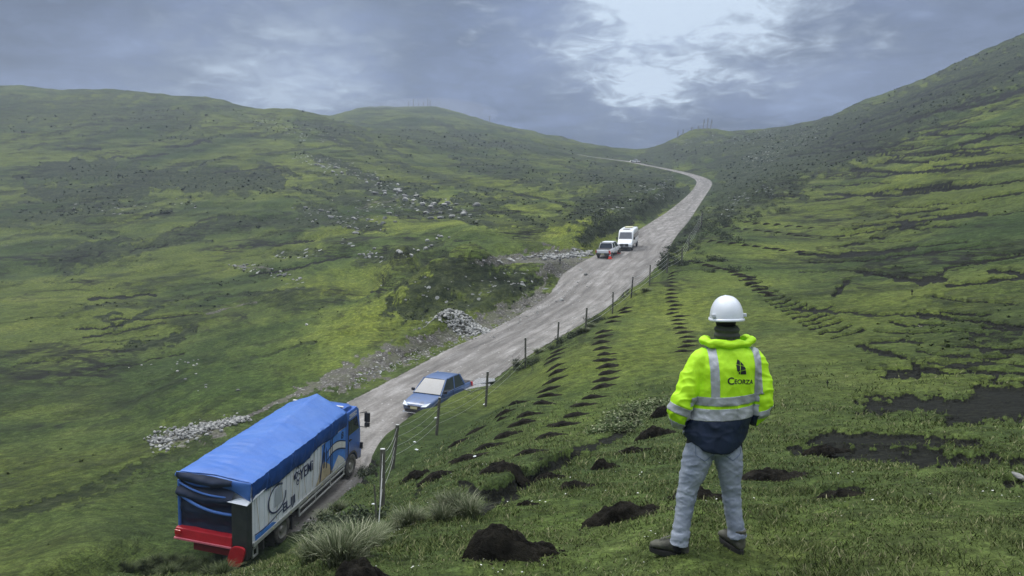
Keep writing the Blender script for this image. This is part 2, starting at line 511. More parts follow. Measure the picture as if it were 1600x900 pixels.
# ------------------------------------------------------------------ what grows or lies where (baked per vertex)
# channels: 0 gravel, 1 dark shrub cover and painted shade, 2 bare peat, 3 rocky
STROKES = [
    # gravel: (channel, strength, width px, aspect, points)
    (0, 1, 13, 1, [(250, 690), (300, 680), (345, 668)]), (0, 1, 4, 1, [(345, 668), (400, 645), (470, 612)]), (0, 1, 10, 1, [(470, 612), (530, 590)]),
    (0, 1, 20, 1, [(520, 598), (580, 572), (640, 545)]), (0, 1, 17, 1, [(640, 545), (720, 518), (790, 490), (850, 470)]),
    (0, .9, 10, 1, [(850, 470), (900, 450), (925, 425)]),
    (0, 1, 16, 1, [(845, 400), (900, 408)]), (0, 1, 10, 1, [(850, 425), (905, 415)]), (0, .9, 7, 1, [(745, 410), (830, 402), (900, 392)]),
    (0, .95, 3.0, 1, [(850, 425), (853, 438), (846, 452), (825, 470), (795, 486)]),
    (0, .8, 2, 1, [(400, 472), (370, 478), (325, 490)]), (0, .7, 3, 1, [(360, 415), (420, 420)]),
    (0, .55, 2, 1, [(0, 384), (32, 385)]), (0, .45, 2, 1, [(300, 608), (420, 612)]), (0, .4, 2, 1, [(60, 720), (120, 718)]),
    (0, .5, 4, 1, [(500, 255), (600, 300), (690, 330)]), (0, .45, 3, 1, [(520, 305), (640, 325), (690, 335)]),
    (0, .6, 3, 1, [(560, 325), (620, 310)]), (0, .35, 3, 1, [(560, 180), (700, 200), (800, 215), (960, 245)]),
    (0, .5, 5, 1, [(1180, 245), (1210, 240)]), (0, .4, 2.5, 1, [(940, 400), (1010, 360), (1060, 330)]),
    # grey washed soil below the turf ledge
    (0, .0, 8, 1, [(0, 0), (1, 1)]),
    # dark shrub belts, left hill
    (1, 1, 16, 1, [(60, 270), (130, 262), (230, 278), (330, 272), (440, 282)]), (1, .9, 13, 1, [(50, 300), (140, 300), (230, 298)]),
    (1, .8, 18, 1, [(280, 290), (370, 290), (440, 282)]), (1, .7, 14, 1, [(0, 345), (80, 340), (180, 322)]), (1, .85, 22, 1, [(90, 410), (140, 395), (180, 385)]),
    (1, .8, 10, 1, [(120, 405), (210, 390), (270, 375), (320, 362)]), (1, .6, 8, 1, [(260, 370), (360, 355), (420, 350)]), (1, .9, 4, 1, [(215, 343), (270, 330)]),
    (1, .9, 4, 1, [(305, 355), (365, 340)]), (1, .7, 9, 1, [(350, 345), (450, 350), (540, 345)]), (1, .8, 12, 1, [(470, 325), (520, 340), (590, 355)]),
    (1, .9, 7, 1, [(500, 245), (560, 270), (620, 300), (700, 325), (740, 335)]), (1, .7, 9, 1, [(560, 230), (640, 265), (720, 290), (770, 305)]),
    (1, .6, 10, 1, [(640, 215), (740, 240), (830, 265)]), (1, .5, 14, 1, [(480, 190), (600, 210), (720, 215), (860, 235), (960, 245)]),
    (1, .7, 10, 1, [(720, 258), (790, 275), (860, 290)]), (1, .9, 24, 1, [(905, 330), (960, 310), (1020, 295)]), (1, .95, 15, 1, [(920, 368), (970, 345), (1040, 318), (1065, 300)]),
    (1, .7, 22, 1, [(890, 285), (950, 270), (1040, 280)]), (1, .6, 10, 1, [(770, 350), (880, 345), (960, 325)]), (1, .6, 30, 1, [(0, 180), (150, 170), (300, 190)]),
    (1, .5, 8, 1, [(350, 170), (420, 205), (470, 225)]), (1, .7, 5, 1, [(130, 480), (230, 478), (285, 465)]), (1, .9, 4, 1, [(165, 500), (180, 510), (250, 480)]), (1, .85, 9, 1, [(190, 545), (260, 535), (300, 515)]),
    (1, .6, 3, 1, [(230, 470), (320, 460), (360, 462)]), (1, .6, 5, 1, [(0, 560), (40, 555)]), (1, .6, 10, 1, [(0, 810), (120, 775), (240, 720), (330, 690)]), (1, .5, 5, 1, [(120, 790), (260, 735)]),
    (1, .78, 26, 1, [(630, 478), (705, 440), (815, 446)]), (1, .78, 16, 1, [(650, 455), (712, 412), (750, 418)]), (1, .6, 12, 1, [(640, 492), (720, 478), (800, 470)]), (1, .7, 14, 1, [(680, 420), (735, 410)]), (1, .8, 6, 1, [(740, 410), (800, 408)]), (1, .45, 10, 1, [(850, 470), (900, 450)]),  # mound: olive cover with its shading painted in as well
    (1, .5, 16, 1, [(440, 470), (520, 470)]), (1, .7, 6, 1, [(560, 412), (620, 400)]), (1, .7, 6, 1, [(600, 395), (660, 388), (690, 380)]), (1, .6, 6, 1, [(430, 395), (500, 395)]),
    # dark hill side right (its shadow-dark tone painted as cover) and the knoll
    (1, 1, 26, 1, [(1130, 290), (1200, 270), (1270, 250)]), (1, .9, 34, 1, [(1250, 235), (1330, 210), (1420, 170)]), (1, .95, 26, 1, [(1300, 250), (1380, 215), (1460, 160), (1600, 100)]),
    (1, .8, 30, 1, [(1130, 245), (1230, 215), (1330, 185)]), (1, .95, 24, 1, [(1450, 145), (1530, 110), (1640, 55)]), (1, .75, 22, 1, [(1010, 245), (1080, 232), (1160, 225)]),
    (1, .7, 12, 1, [(1030, 400), (1060, 370), (1100, 330)]), (1, .6, 28, 1, [(1090, 340), (1150, 320), (1200, 300)]), (1, .9, 7, 1, [(1215, 270), (1245, 300), (1258, 310)]),
    (1, .4, 60, 1, [(1480, 520), (1640, 480)]),
    # turf scars, right slope
    (2, 1, 3, 1, [(1200, 307), (1240, 305)]), (2, 1, 3.2, 1, [(1330, 262), (1400, 268), (1460, 266), (1600, 252)]), (2, .9, 2.6, 1, [(1290, 302), (1400, 305), (1520, 290), (1600, 280)]),
    (2, 1, 3.2, 1, [(1460, 172), (1530, 165), (1600, 140)]), (2, .9, 3.2, 1, [(1500, 225), (1560, 210), (1600, 200)]), (2, 1, 3.0, 1, [(1385, 252), (1450, 252)]),
    (2, .9, 3.5, 1, [(1390, 355), (1450, 342), (1540, 332)]), (2, .9, 3, 1, [(1320, 383), (1350, 378)]), (2, 1, 4, 1, [(1365, 370), (1380, 369)]), (2, .8, 4, 1, [(1250, 395), (1300, 398), (1380, 393), (1430, 385)]),
    (2, 1, 3.5, 1, [(1340, 422), (1400, 432), (1440, 436), (1470, 432)]), (2, 1, 4.5, 1, [(1400, 434), (1435, 437)]), (2, .9, 8, 1, [(1440, 438), (1475, 432)]), (2, 1, 3, 1, [(1475, 418), (1530, 408), (1600, 398)]),
    (2, .8, 3, 1, [(1480, 445), (1540, 440), (1600, 432)]), (2, .8, 4, 1, [(1545, 422), (1600, 425)]), (2, 1, 4, 1, [(1303, 458), (1325, 438)]), (2, 1, 2.6, 1, [(1390, 503), (1420, 507), (1470, 505)]),
    (2, 1, 4.5, 1, [(1345, 540), (1380, 550), (1415, 557)]), (2, 1, 5.5, 1, [(1430, 570), (1465, 580)]), (2, .8, 7, 1, [(1385, 583), (1440, 585)]), (2, .5, 12, 1, [(1520, 525), (1600, 520)]),
    (2, 1, 22, 1, [(1535, 612), (1620, 615)]), (2, .95, 15, 1, [(1355, 632), (1420, 628), (1490, 630), (1540, 628)]), (2, 1, 17, 1, [(1490, 648), (1560, 640), (1600, 640)]),
    (2, 1, 9, 1, [(1268, 685), (1300, 678), (1370, 682), (1480, 685), (1530, 692)]), (2, 1, 16, 1, [(1290, 700), (1380, 705), (1470, 712)]), (2, 1, 8, 1, [(1230, 700), (1280, 705)]), (2, 1, 10, 1, [(1400, 715), (1500, 718), (1560, 712)]),
    (2, 1, 10, 1, [(1580, 720), (1640, 710)]), (2, 1, 9, 1, [(1570, 750), (1640, 745)]), (2, .9, 7, 1, [(1285, 767), (1320, 763), (1350, 762)]), (2, .7, 2.5, 1, [(1300, 792), (1322, 790)]),
    (2, .8, 2.5, 1, [(1440, 795), (1470, 795)]), (2, .9, 3.5, 1, [(1340, 538), (1385, 552)]),
    # gully with bare soil
    (2, .62, 13, 1, [(905, 703), (870, 722), (830, 745), (790, 772), (740, 800)]), (2, 1, 9, 1, [(735, 765), (780, 770), (830, 745), (850, 735)]), (2, 1, 8, 1, [(720, 750), (745, 770)]),
    (2, .6, 8, 1, [(905, 703), (960, 680), (1000, 660)]), (2, .5, 5, 1, [(655, 735), (650, 780)]),
    (2, .9, 14, 1, [(557, 745), (578, 728)]),
    # rocky ground
    (3, .8, 12, 1, [(470, 245), (540, 265), (600, 290), (660, 315), (740, 335)]), (3, .8, 10, 1, [(560, 320), (620, 325), (700, 330)]), (3, .7, 12, 1, [(480, 330), (540, 345), (590, 352)]),
    (3, .8, 8, 1, [(420, 400), (500, 395)]), (3, .9, 7, 1, [(370, 415), (430, 425), (470, 445)]), (3, .6, 8, 1, [(600, 410), (660, 395), (680, 375)]), (3, .6, 8, 1, [(540, 375), (580, 395)]),
    (3, .5, 26, 1, [(640, 480), (760, 440), (860, 450)]), (3, .6, 12, 1, [(400, 190), (450, 200), (520, 220)]), (3, .7, 14, 1, [(930, 330), (1000, 305), (1050, 290)]),
    (3, .6, 18, 1, [(1170, 255), (1230, 225), (1270, 210)]), (3, .7, 14, 1, [(1130, 330), (1200, 290)]), (3, .5, 14, 1, [(1060, 225), (1200, 210)]), (3, .4, 10, 1, [(120, 330), (300, 320)]),
    (3, .9, 8, 1, [(560, 590), (700, 545), (820, 500), (900, 462)]), (3, .5, 12, 1, [(960, 660), (1020, 630)]),
]

_rs = random.Random(5)
for _k in range(0, 30, 2):     # the slanting stair of old planting trenches
    _u = float(np.interp(_k, [0, 8, 16, 24, 29], [1168, 1212, 1250, 1290, 1335]))
    _v = float(np.interp(_k, [0, 8, 16, 24, 29], [434, 466, 486, 508, 524]))
    _l = 12 + _k * .5
    STROKES.append((2, 1, 1.6 + _k * .03, 1, [(_u - _l, _v + _l * .22), (_u, _v + 1), (_u + _l, _v - _l * .30)]))
for _ in range(64):      # furrows and cattle steps of the right slope
    u0, v0 = _rs.uniform(1230, 1560), _rs.uniform(200, 590)
    L_, sl = _rs.uniform(50, 230), _rs.uniform(-.16, -.02) if v0 < 450 else _rs.uniform(-.08, .12)
    w_ = _rs.uniform(1.4, 2.3) if v0 < 450 else _rs.uniform(1.8, 3.6)
    if u0 < 1330 and v0 > 520:
        continue
    STROKES.append((2, _rs.uniform(.6, 1), w_, 1, [(u0 + L_ * k / 5, v0 + sl * L_ * k / 5 + _rs.uniform(-2.5, 2.5)) for k in range(6)]))
for _ in range(34):      # the steep dark hill above it
    u0 = _rs.uniform(1280, 1600)
    v0 = 190 - (u0 - 1270) * .39 + _rs.uniform(15, 90)
    L_ = _rs.uniform(70, 200)
    STROKES.append((2, _rs.uniform(.4, .8), 1.5, 1, [(u0 + L_ * k / 4, v0 - .32 * L_ * k / 4 + _rs.uniform(-2, 2)) for k in range(5)]))
for _ in range(46):      # left pasture
    u0, v0 = _rs.uniform(0, 420), _rs.uniform(210, 580)
    L_, sl = _rs.uniform(40, 170), _rs.uniform(-.28, -.04)
    STROKES.append((_rs.choice((1, 2)), _rs.uniform(.5, .9), _rs.uniform(1.4, 3.4), 1, [(u0 + L_ * k / 5, v0 + sl * L_ * k / 5 + _rs.uniform(-3, 3)) for k in range(6)]))
for _ in range(50):      # middle and upper hill, falling to the right
    u0, v0 = _rs.uniform(400, 860), _rs.uniform(185, 340)
    L_, sl = _rs.uniform(40, 150), _rs.uniform(.08, .42)
    STROKES.append((1, _rs.uniform(.5, .95), _rs.uniform(1.8, 5), 1, [(u0 + L_ * k / 4, v0 + sl * L_ * k / 4 + _rs.uniform(-3, 3)) for k in range(5)]))
LUSH = [(1, 60, [(470, 575), (550, 510), (545, 430), (640, 385), (720, 368), (880, 366)]), (.8, 40, [(300, 640), (420, 560), (520, 540)]), (.9, 14, [(930, 385), (1000, 350), (1060, 320)]), (.6, 26, [(420, 300), (480, 270), (450, 210)]),
        (.8, 12, [(640, 295), (720, 315), (700, 300)]), (.7, 50, [(900, 640), (1000, 560), (1100, 440), (1200, 400)]), (.6, 60, [(800, 850), (1000, 830), (1250, 850)]), (.6, 22, [(1400, 270), (1500, 215), (1600, 150)]), (.5, 30, [(600, 400), (760, 380)])]


def masks(X, Y, Z):
    X = X.ravel()
    Y = Y.ravel()
    Z = Z.ravel()
    U, V, D = project(X, Y, Z)
    r = np.hypot(X, Y)
    ok = (D > 1) & (U > -500) & (U < 2100) & (V > -200) & (V < 1200)
    idx = np.where(ok)[0]
    u, v, x, y = U[idx], V[idx], X[idx], Y[idx]
    M = np.zeros((len(X), 4))
    # ragged edges
    wu = fbm(u / 22, v / 9, 4, 31, .6)
    wv = fbm(u / 22 + 40, v / 9 + 13, 4, 32, .6)
    M = np.zeros((len(X), 5))
    for ch, st, w, asp, pts in STROKES + [(4, a_, b_, 1, c_) for a_, b_, c_ in LUSH]:
        pu = u + wu * w * 1.3
        pv = v + wv * w * .75
        d = np.full(len(u), 1e9)
        lo = np.array(pts).min(0) - 3 * w - 20
        hi = np.array(pts).max(0) + 3 * w + 20
        s = np.where((u > lo[0]) & (u < hi[0]) & (v > lo[1]) & (v < hi[1]))[0]
        if not len(s):
            continue
        ds = d[s]
        for a, b in zip(pts[:-1], pts[1:]):
            dx, dy = b[0] - a[0], b[1] - a[1]
            L = dx * dx + dy * dy
            t = np.clip(((pu[s] - a[0]) * dx + (pv[s] - a[1]) * dy) / L, 0, 1)
            ds = np.minimum(ds, np.hypot(pu[s] - a[0] - t * dx, pv[s] - a[1] - t * dy))
        m = st * ((1 - sstep(.55, 1.15, ds / w)) if ch < 4 else (1 - sstep(.2, 1.6, ds / w)))
        gi = idx[s]
        M[gi, ch] = np.maximum(M[gi, ch], m)
    return M


def new_mat(name):
    m = bpy.data.materials.new(name)
    m.use_nodes = True
    m.node_tree.nodes.clear()
    return m


def ground_material():
    m = new_mat('puna_ground')
    nt = m.node_tree
    geo = N(nt, 'ShaderNodeNewGeometry')
    P = geo.outputs['Position']
    xyz = SEP(nt, P)
    msk = N(nt, 'ShaderNodeAttribute', attribute_name='cover')
    mc = N(nt, 'ShaderNodeSeparateColor', ins={0: msk.outputs['Color']})
    gravel, dark, peat = mc.outputs[0], mc.outputs[1], mc.outputs[2]
    rocky = msk.outputs['Alpha']
    rc = N(nt, 'ShaderNodeAttribute', attribute_name='roadco')
    r3 = SEP(nt, rc.outputs['Vector'])
    roadm = r3[2]
    # --- turf
    aniso = COMB(nt, MATH(nt, 'MULTIPLY', xyz[0], .35), MATH(nt, 'MULTIPLY', xyz[1], .22), MATH(nt, 'MULTIPLY', xyz[2], 1.4))
    big = NOISE(nt, P, .028, 4, .6)
    mid = NOISE(nt, aniso, .45, 5, .62)
    sm = NOISE(nt, P, 1.6, 5, .65)
    fine = NOISE(nt, P, 14.0, 4, .7)
    vfine = NOISE(nt, P, 70.0, 2, .7)
    turf = RAMP(nt, mid, [(.30, (.030, .044, .014)), (.45, (.060, .083, .022)), (.58, (.088, .115, .032)), (.74, (.140, .160, .058))])
    turf2 = RAMP(nt, sm, [(.3, (.036, .050, .016)), (.5, (.070, .093, .025)), (.7, (.125, .145, .045))])
    turf = MIX(nt, .5, turf, turf2)
    warm = MIX(nt, RAMP(nt, big, [(.42, 0.0), (.58, 1.0)]), turf, MIX(nt, 1.0, turf, (1.36, 1.26, .92), 'MULTIPLY'))
    turf = MIX(nt, RAMP(nt, big, [(.36, 1.0), (.5, 0.0)]), warm, MIX(nt, 1.0, warm, (.50, .60, .62), 'MULTIPLY'))
    lu = N(nt, 'ShaderNodeAttribute', attribute_name='lush').outputs['Fac']
    turf = MIX(nt, MATH(nt, 'MULTIPLY', lu, .85), MIX(nt, 1.0, turf, (.84, .88, .86), 'MULTIPLY'), MIX(nt, 1.0, turf, (1.42, 1.42, 1.10), 'MULTIPLY'))
    fd = RAMP(nt, fine, [(.3, .50), (.5, 1.0), (.72, 1.5)])
    turf = MIX(nt, 1.0, turf, fd, 'MULTIPLY')
    vd = RAMP(nt, vfine, [(.3, .6), (.5, 1.0), (.75, 1.5)])
    turf = MIX(nt, .8, turf, MIX(nt, 1.0, turf, vd, 'MULTIPLY'))
    tn = NOISE(nt, P, 2.6, 8, .82)
    turf = MIX(nt, 1.0, turf, RAMP(nt, tn, [(.34, .42), (.5, .98), (.64, 1.7)]), 'MULTIPLY')
    tv = N(nt, 'ShaderNodeTexVoronoi', ins={'Scale': .7, 'Vector': P})
    tvc = N(nt, 'ShaderNodeSeparateColor', ins={0: tv.outputs['Color']})
    tus = MATH(nt, 'MULTIPLY', MATH(nt, 'LESS_THAN', tv.outputs['Distance'], MATH(nt, 'MULTIPLY', tvc.outputs[0], .36)), MATH(nt, 'GREATER_THAN', MATH(nt, 'ADD', tvc.outputs[1], NOISE(nt, P, .05, 3, .6)), 1.12))
    # the little steps cattle tread along a slope: thin dark bare lines following the contours
    warp = NOISE(nt, P, .02, 3, .5, 0, 1)
    cw = COMB(nt, MATH(nt, 'MULTIPLY', xyz[0], .030), MATH(nt, 'MULTIPLY', xyz[1], .020), MATH(nt, 'MULTIPLY', xyz[2], .34))
    cn = NOISE(nt, cw, 1.0, 6, .62, .15)
    line = MATH(nt, 'ABSOLUTE', MATH(nt, 'SUBTRACT', cn, .5))
    line = RAMP(nt, line, [(.0, 1.0), (.010, .85), (.022, 0.0)])
    cn2 = NOISE(nt, cw, 2.7, 5, .6, .1)
    line2 = MATH(nt, 'ABSOLUTE', MATH(nt, 'SUBTRACT', cn2, .5))
    line2 = RAMP(nt, line2, [(.0, .8), (.014, .5), (.03, 0.0)])
    gate = RAMP(nt, NOISE(nt, P, .045, 4, .6), [(.47, 0.0), (.58, 1.0)])
    rr = N(nt, 'ShaderNodeVectorMath', operation='LENGTH', ins={0: P})
    lines = MATH(nt, 'MULTIPLY', MATH(nt, 'MAXIMUM', line, line2), gate)
    hillonly = RAMP(nt, MATH(nt, 'DIVIDE', rr.outputs['Value'], 100.0), [(.22, 0.0), (.5, 1.0)])
    lines = MATH(nt, 'MULTIPLY', lines, hillonly)
    # --- dark shrubs and painted shade
    sh = NOISE(nt, P, .9, 8, .82)
    shc = RAMP(nt, sh, [(.38, (.010, .017, .010)), (.48, (.030, .042, .020)), (.57, (.062, .078, .034)), (.68, (.15, .16, .09))])
    dk = MATH(nt, 'ADD', dark, MATH(nt, 'MULTIPLY', MATH(nt, 'SUBTRACT', NOISE(nt, aniso, .5, 6, .75), .5), 1.9))
    # a scatter of dark cushions everywhere on the hills
    dkb = MATH(nt, 'MULTIPLY', RAMP(nt, NOISE(nt, aniso, .33, 7, .72), [(.54, 0.0), (.64, .8)]), hillonly)
    dkm = MATH(nt, 'MAXIMUM', RAMP(nt, dk, [(.22, 0.0), (.80, .95)]), dkb)
    dkm = MATH(nt, 'MAXIMUM', dkm, MATH(nt, 'MULTIPLY', MATH(nt, 'MULTIPLY', tus, hillonly), .0))
    col = MIX(nt, dkm, turf, shc)
    # --- peat
    pn = MATH(nt, 'ADD', peat, MATH(nt, 'MULTIPLY', MATH(nt, 'SUBTRACT', NOISE(nt, P, 2.2, 7, .75), .5), 1.15))
    pm = MATH(nt, 'MAXIMUM', RAMP(nt, pn, [(.42, 0.0), (.56, 1.0)]), lines)
    pc = RAMP(nt, NOISE(nt, P, 9.0, 6, .7), [(.3, (.004, .005, .004)), (.52, (.012, .013, .010)), (.68, (.028, .030, .018)), (.8, (.06, .07, .03))])
    col = MIX(nt, pm, col, pc)
    # --- stones
    vo = N(nt, 'ShaderNodeTexVoronoi', ins={'Scale': .95, 'Randomness': 1.0, 'Vector': P})
    vc = N(nt, 'ShaderNodeSeparateColor', ins={0: vo.outputs['Color']})
    rkm = MATH(nt, 'MULTIPLY', MATH(nt, 'LESS_THAN', vo.outputs['Distance'], MATH(nt, 'MULTIPLY', vc.outputs[1], .42)), MATH(nt, 'GREATER_THAN', MATH(nt, 'ADD', rocky, MATH(nt, 'MULTIPLY', sh, .3)), MATH(nt, 'ADD', MATH(nt, 'MULTIPLY', vc.outputs[0], .9), .33)))
    rkc = RAMP(nt, vc.outputs[2], [(0, (.14, .15, .15)), (1, (.42, .43, .42))])
    col = MIX(nt, rkm, col, rkc)
    # --- gravel
    gv = N(nt, 'ShaderNodeTexVoronoi', ins={'Scale': 8.0, 'Vector': P})
    gvc = N(nt, 'ShaderNodeSeparateColor', ins={0: gv.outputs['Color']})
    gcol = RAMP(nt, gvc.outputs[0], [(0, (.065, .061, .052)), (.6, (.115, .108, .095)), (.92, (.17, .165, .15)), (1, (.42, .42, .40))])
    gcol = MIX(nt, RAMP(nt, NOISE(nt, P, .8, 5, .7), [(.45, 0.0), (.6, .8)]), gcol, (.115, .12, .075))
    gn = MATH(nt, 'ADD', gravel, MATH(nt, 'MULTIPLY', MATH(nt, 'SUBTRACT', NOISE(nt, P, .7, 7, .78), .5), 1.2))
    gm = RAMP(nt, gn, [(.50, 0.0), (.72, 1.0)])
    col = MIX(nt, gm, col, gcol)
    # --- road: packed earth, wheel tracks along it, loose stones at the margins
    rco = COMB(nt, MATH(nt, 'MULTIPLY', r3[0], 1.6), MATH(nt, 'MULTIPLY', r3[1], .24), 0.0)
    st = NOISE(nt, rco, 1.0, 5, .6, .3)
    rcol = RAMP(nt, st, [(.30, (.130, .125, .118)), (.45, (.205, .192, .178)), (.57, (.265, .252, .238)), (.74, (.35, .338, .322))])
    trk = NOISE(nt, COMB(nt, MATH(nt, 'MULTIPLY', r3[0], .75), MATH(nt, 'MULTIPLY', r3[1], .035), 3.3), 1.0, 3, .5, .5)
    rcol = MIX(nt, 1.0, rcol, RAMP(nt, trk, [(.36, .74), (.48, 1.0), (.62, 1.14)]), 'MULTIPLY')
    rb = NOISE(nt, P, .35, 5, .65)
    rcol = MIX(nt, RAMP(nt, rb, [(.42, 0.0), (.62, .6)]), rcol, (.150, .142, .130))
    rf = NOISE(nt, P, 7.0, 5, .75)
    rcol = MIX(nt, 1.0, rcol, RAMP(nt, rf, [(.3, .72), (.5, 1.0), (.7, 1.25)]), 'MULTIPLY')
    rv = N(nt, 'ShaderNodeTexVoronoi', ins={'Scale': 5.0, 'Vector': P})
    rvc = N(nt, 'ShaderNodeSeparateColor', ins={0: rv.outputs['Color']})
    edge = RAMP(nt, roadm, [(.35, 1.0), (.95, .1)])
    stn = MATH(nt, 'MULTIPLY', MATH(nt, 'LESS_THAN', rv.outputs['Distance'], .33), MATH(nt, 'LESS_THAN', rvc.outputs[0], MATH(nt, 'MULTIPLY', edge, .5)))
    rcol = MIX(nt, stn, rcol, RAMP(nt, rvc.outputs[1], [(0, (.13, .125, .12)), (1, (.5, .49, .47))]))
    rn = MATH(nt, 'ADD', roadm, MATH(nt, 'MULTIPLY', MATH(nt, 'SUBTRACT', NOISE(nt, P, 1.3, 5, .7), .5), .8))
    rm = RAMP(nt, rn, [(.40, 0.0), (.52, 1.0)])
    col = MIX(nt, rm, col, rcol)
    soil = MATH(nt, 'MAXIMUM', MATH(nt, 'MAXIMUM', rm, gm), pm)
    # --- relief too fine for the mesh
    h = MATH(nt, 'ADD', MATH(nt, 'MULTIPLY', fine, .045), MATH(nt, 'ADD', MATH(nt, 'MULTIPLY', sm, .22), MATH(nt, 'MULTIPLY', mid, .35)))
    h = MATH(nt, 'ADD', h, MATH(nt, 'MULTIPLY', MATH(nt, 'MULTIPLY', dkm, sh), 1.1))
    h = MATH(nt, 'ADD', h, MATH(nt, 'MULTIPLY', MATH(nt, 'MAXIMUM', stn, rkm), .12))
    h = MATH(nt, 'SUBTRACT', h, MATH(nt, 'MULTIPLY', pm, .12))
    keep = MATH(nt, 'SUBTRACT', 1.0, MATH(nt, 'MULTIPLY', rm, .8))
    bmp = N(nt, 'ShaderNodeBump', ins={'Strength': .8, 'Distance': 1.0, 'Height': MATH(nt, 'MULTIPLY', h, keep)})
    bs = N(nt, 'ShaderNodeBsdfPrincipled', ins={'Base Color': col, 'Roughness': .95, 'Normal': bmp.outputs[0]})
    bs.inputs['Specular IOR Level'].default_value = .15
    out = N(nt, 'ShaderNodeOutputMaterial', ins={0: bs.outputs[0]})
    return m


def tag(o, label=None, cat=None, group=None, kind=None):
    if label:
        o['label'] = label
    if cat:
        o['category'] = cat
    if group:
        o['group'] = group
    if kind:
        o['kind'] = kind
    return o


def mesh_obj(name, V, Fc, mats=(), mi=None, smooth=False, parent=None):
    me = bpy.data.meshes.new(name)
    V = np.asarray(V, np.float32)
    if isinstance(Fc, np.ndarray):
        n, k = Fc.shape
        me.vertices.add(len(V))
        me.vertices.foreach_set('co', V.ravel())
        me.loops.add(n * k)
        me.loops.foreach_set('vertex_index', Fc.astype(np.int32).ravel())
        me.polygons.add(n)
        me.polygons.foreach_set('loop_start', np.arange(0, n * k, k, dtype=np.int32))
        me.polygons.foreach_set('loop_total', np.full(n, k, dtype=np.int32))
        me.update(calc_edges=True)
    else:
        me.from_pydata([tuple(map(float, p)) for p in V], [], Fc)
        me.update()
    for m_ in (mats if isinstance(mats, (list, tuple)) else [mats]):
        me.materials.append(m_)
    if mi is not None:
        me.polygons.foreach_set('material_index', np.asarray(mi, np.int32))
    if smooth:
        me.polygons.foreach_set('use_smooth', np.ones(len(me.polygons), bool))
    me.validate()
    o = bpy.data.objects.new(name, me)
    COL.objects.link(o)
    if parent is not None:
        o.parent = parent
    return o


def build_ground():
    inner = np.arange(-0.70, 0.70, 0.00125)
    ph = np.concatenate([np.arange(-math.pi, -0.70, 0.02), inner, np.arange(0.70, math.pi, 0.02), [math.pi]])
    l0 = np.linspace(math.log(0.4), math.log(3.4), 14)[:-1]
    l1 = np.linspace(math.log(3.4), math.log(620), 830)
    l2 = np.linspace(math.log(620), math.log(880), 24)[1:]
    rr = np.exp(np.concatenate([l0, l1, l2]))
    PH, RR = np.meshgrid(ph, rr)
    X = np.sin(PH) * RR
    Y = np.cos(PH) * RR
    info = road_info(X, Y)
    Z = full_z(X, Y, info)
    nr, nc = X.shape
    M = masks(X, Y, Z)
    rad = np.hypot(X, Y)
    Z = Z - M[:, 2].reshape(Z.shape) * np.clip(.05 + .0035 * rad, 0, .45) * (rad > 6)
    V = np.stack([X, Y, Z], -1).reshape(-1, 3)
    i = np.arange(nr - 1)[:, None] * nc + np.arange(nc - 1)[None]
    Fc = np.stack([i, i + nc, i + nc + 1, i + 1], -1).reshape(-1, 4)
    b, ac, al, rz, hw = info
    rm = 1 - sstep(-.5, .55, (b - hw))
    dl = np.hypot((X.ravel() - LAYBY[0]) / 8.5, (Y.ravel() - LAYBY[1]) / 6.0)
    M[:, 0] = np.maximum(M[:, 0], 1 - sstep(.7, 1.1, dl))
    near_tr = 1 - .75 * (1 - sstep(27, 32, al))       # the track is grassed over at the near end
    M[:, 1] *= 1 - np.clip(1.6 * rm, 0, 1)
    o = mesh_obj('ground', V, Fc, [ground_material()], smooth=True)
    me = o.data
    a = me.attributes.new('cover', 'FLOAT_COLOR', 'POINT')
    a.data.foreach_set('color', np.clip(M[:, :4], 0, 1).astype(np.float32).ravel())
    a = me.attributes.new('lush', 'FLOAT', 'POINT')
    a.data.foreach_set('value', np.clip(M[:, 4], 0, 1).astype(np.float32))
    a = me.attributes.new('roadco', 'FLOAT_VECTOR', 'POINT')
    a.data.foreach_set('vector', np.stack([ac, al, rm * near_tr], -1).astype(np.float32).ravel())
    tag(o, kind='structure')
    return o


ground = build_ground()


def build_mist():
    c = at(672, 172, 660)
    V, Fc = [], []
    for i in range(13):
        a = math.pi * i / 12
        for k in range(24):
            q = 2 * math.pi * k / 24
            V.append((c[0] + 62 * math.sin(a) * math.cos(q), c[1] + 45 * math.sin(a) * math.sin(q), c[2] - 3 + 12 * math.cos(a)))
    for i in range(12):
        for k in range(24):
            Fc.append((i * 24 + k, (i + 1) * 24 + k, (i + 1) * 24 + (k + 1) % 24, i * 24 + (k + 1) % 24))
    m = new_mat('hilltop_mist')
    nt = m.node_tree
    pv = N(nt, 'ShaderNodeVolumePrincipled', ins={'Color': (.78, .85, 1, 1), 'Density': .006, 'Anisotropy': .1})
    out = N(nt, 'ShaderNodeOutputMaterial')
    nt.links.new(pv.outputs[0], out.inputs['Volume'])
    o = mesh_obj('mist', V, Fc, [m])
    tag(o, kind='stuff')


build_mist()


def build_haze():
    V = [(x, y, z) for x in (-900, 900) for y in (-900, 900) for z in (ZLOW, 190)]
    Fc = [(0, 1, 3, 2), (4, 6, 7, 5), (0, 4, 5, 1), (2, 3, 7, 6), (0, 2, 6, 4), (1, 5, 7, 3)]
    m = new_mat('mountain_air')
    nt = m.node_tree
    pv = N(nt, 'ShaderNodeVolumePrincipled', ins={'Color': (.72, .83, 1, 1), 'Density': .00058, 'Anisotropy': .2})
    out = N(nt, 'ShaderNodeOutputMaterial')
    nt.links.new(pv.outputs[0], out.inputs['Volume'])
    o = mesh_obj('haze', V, Fc, [m])
    tag(o, kind='stuff')
    return o


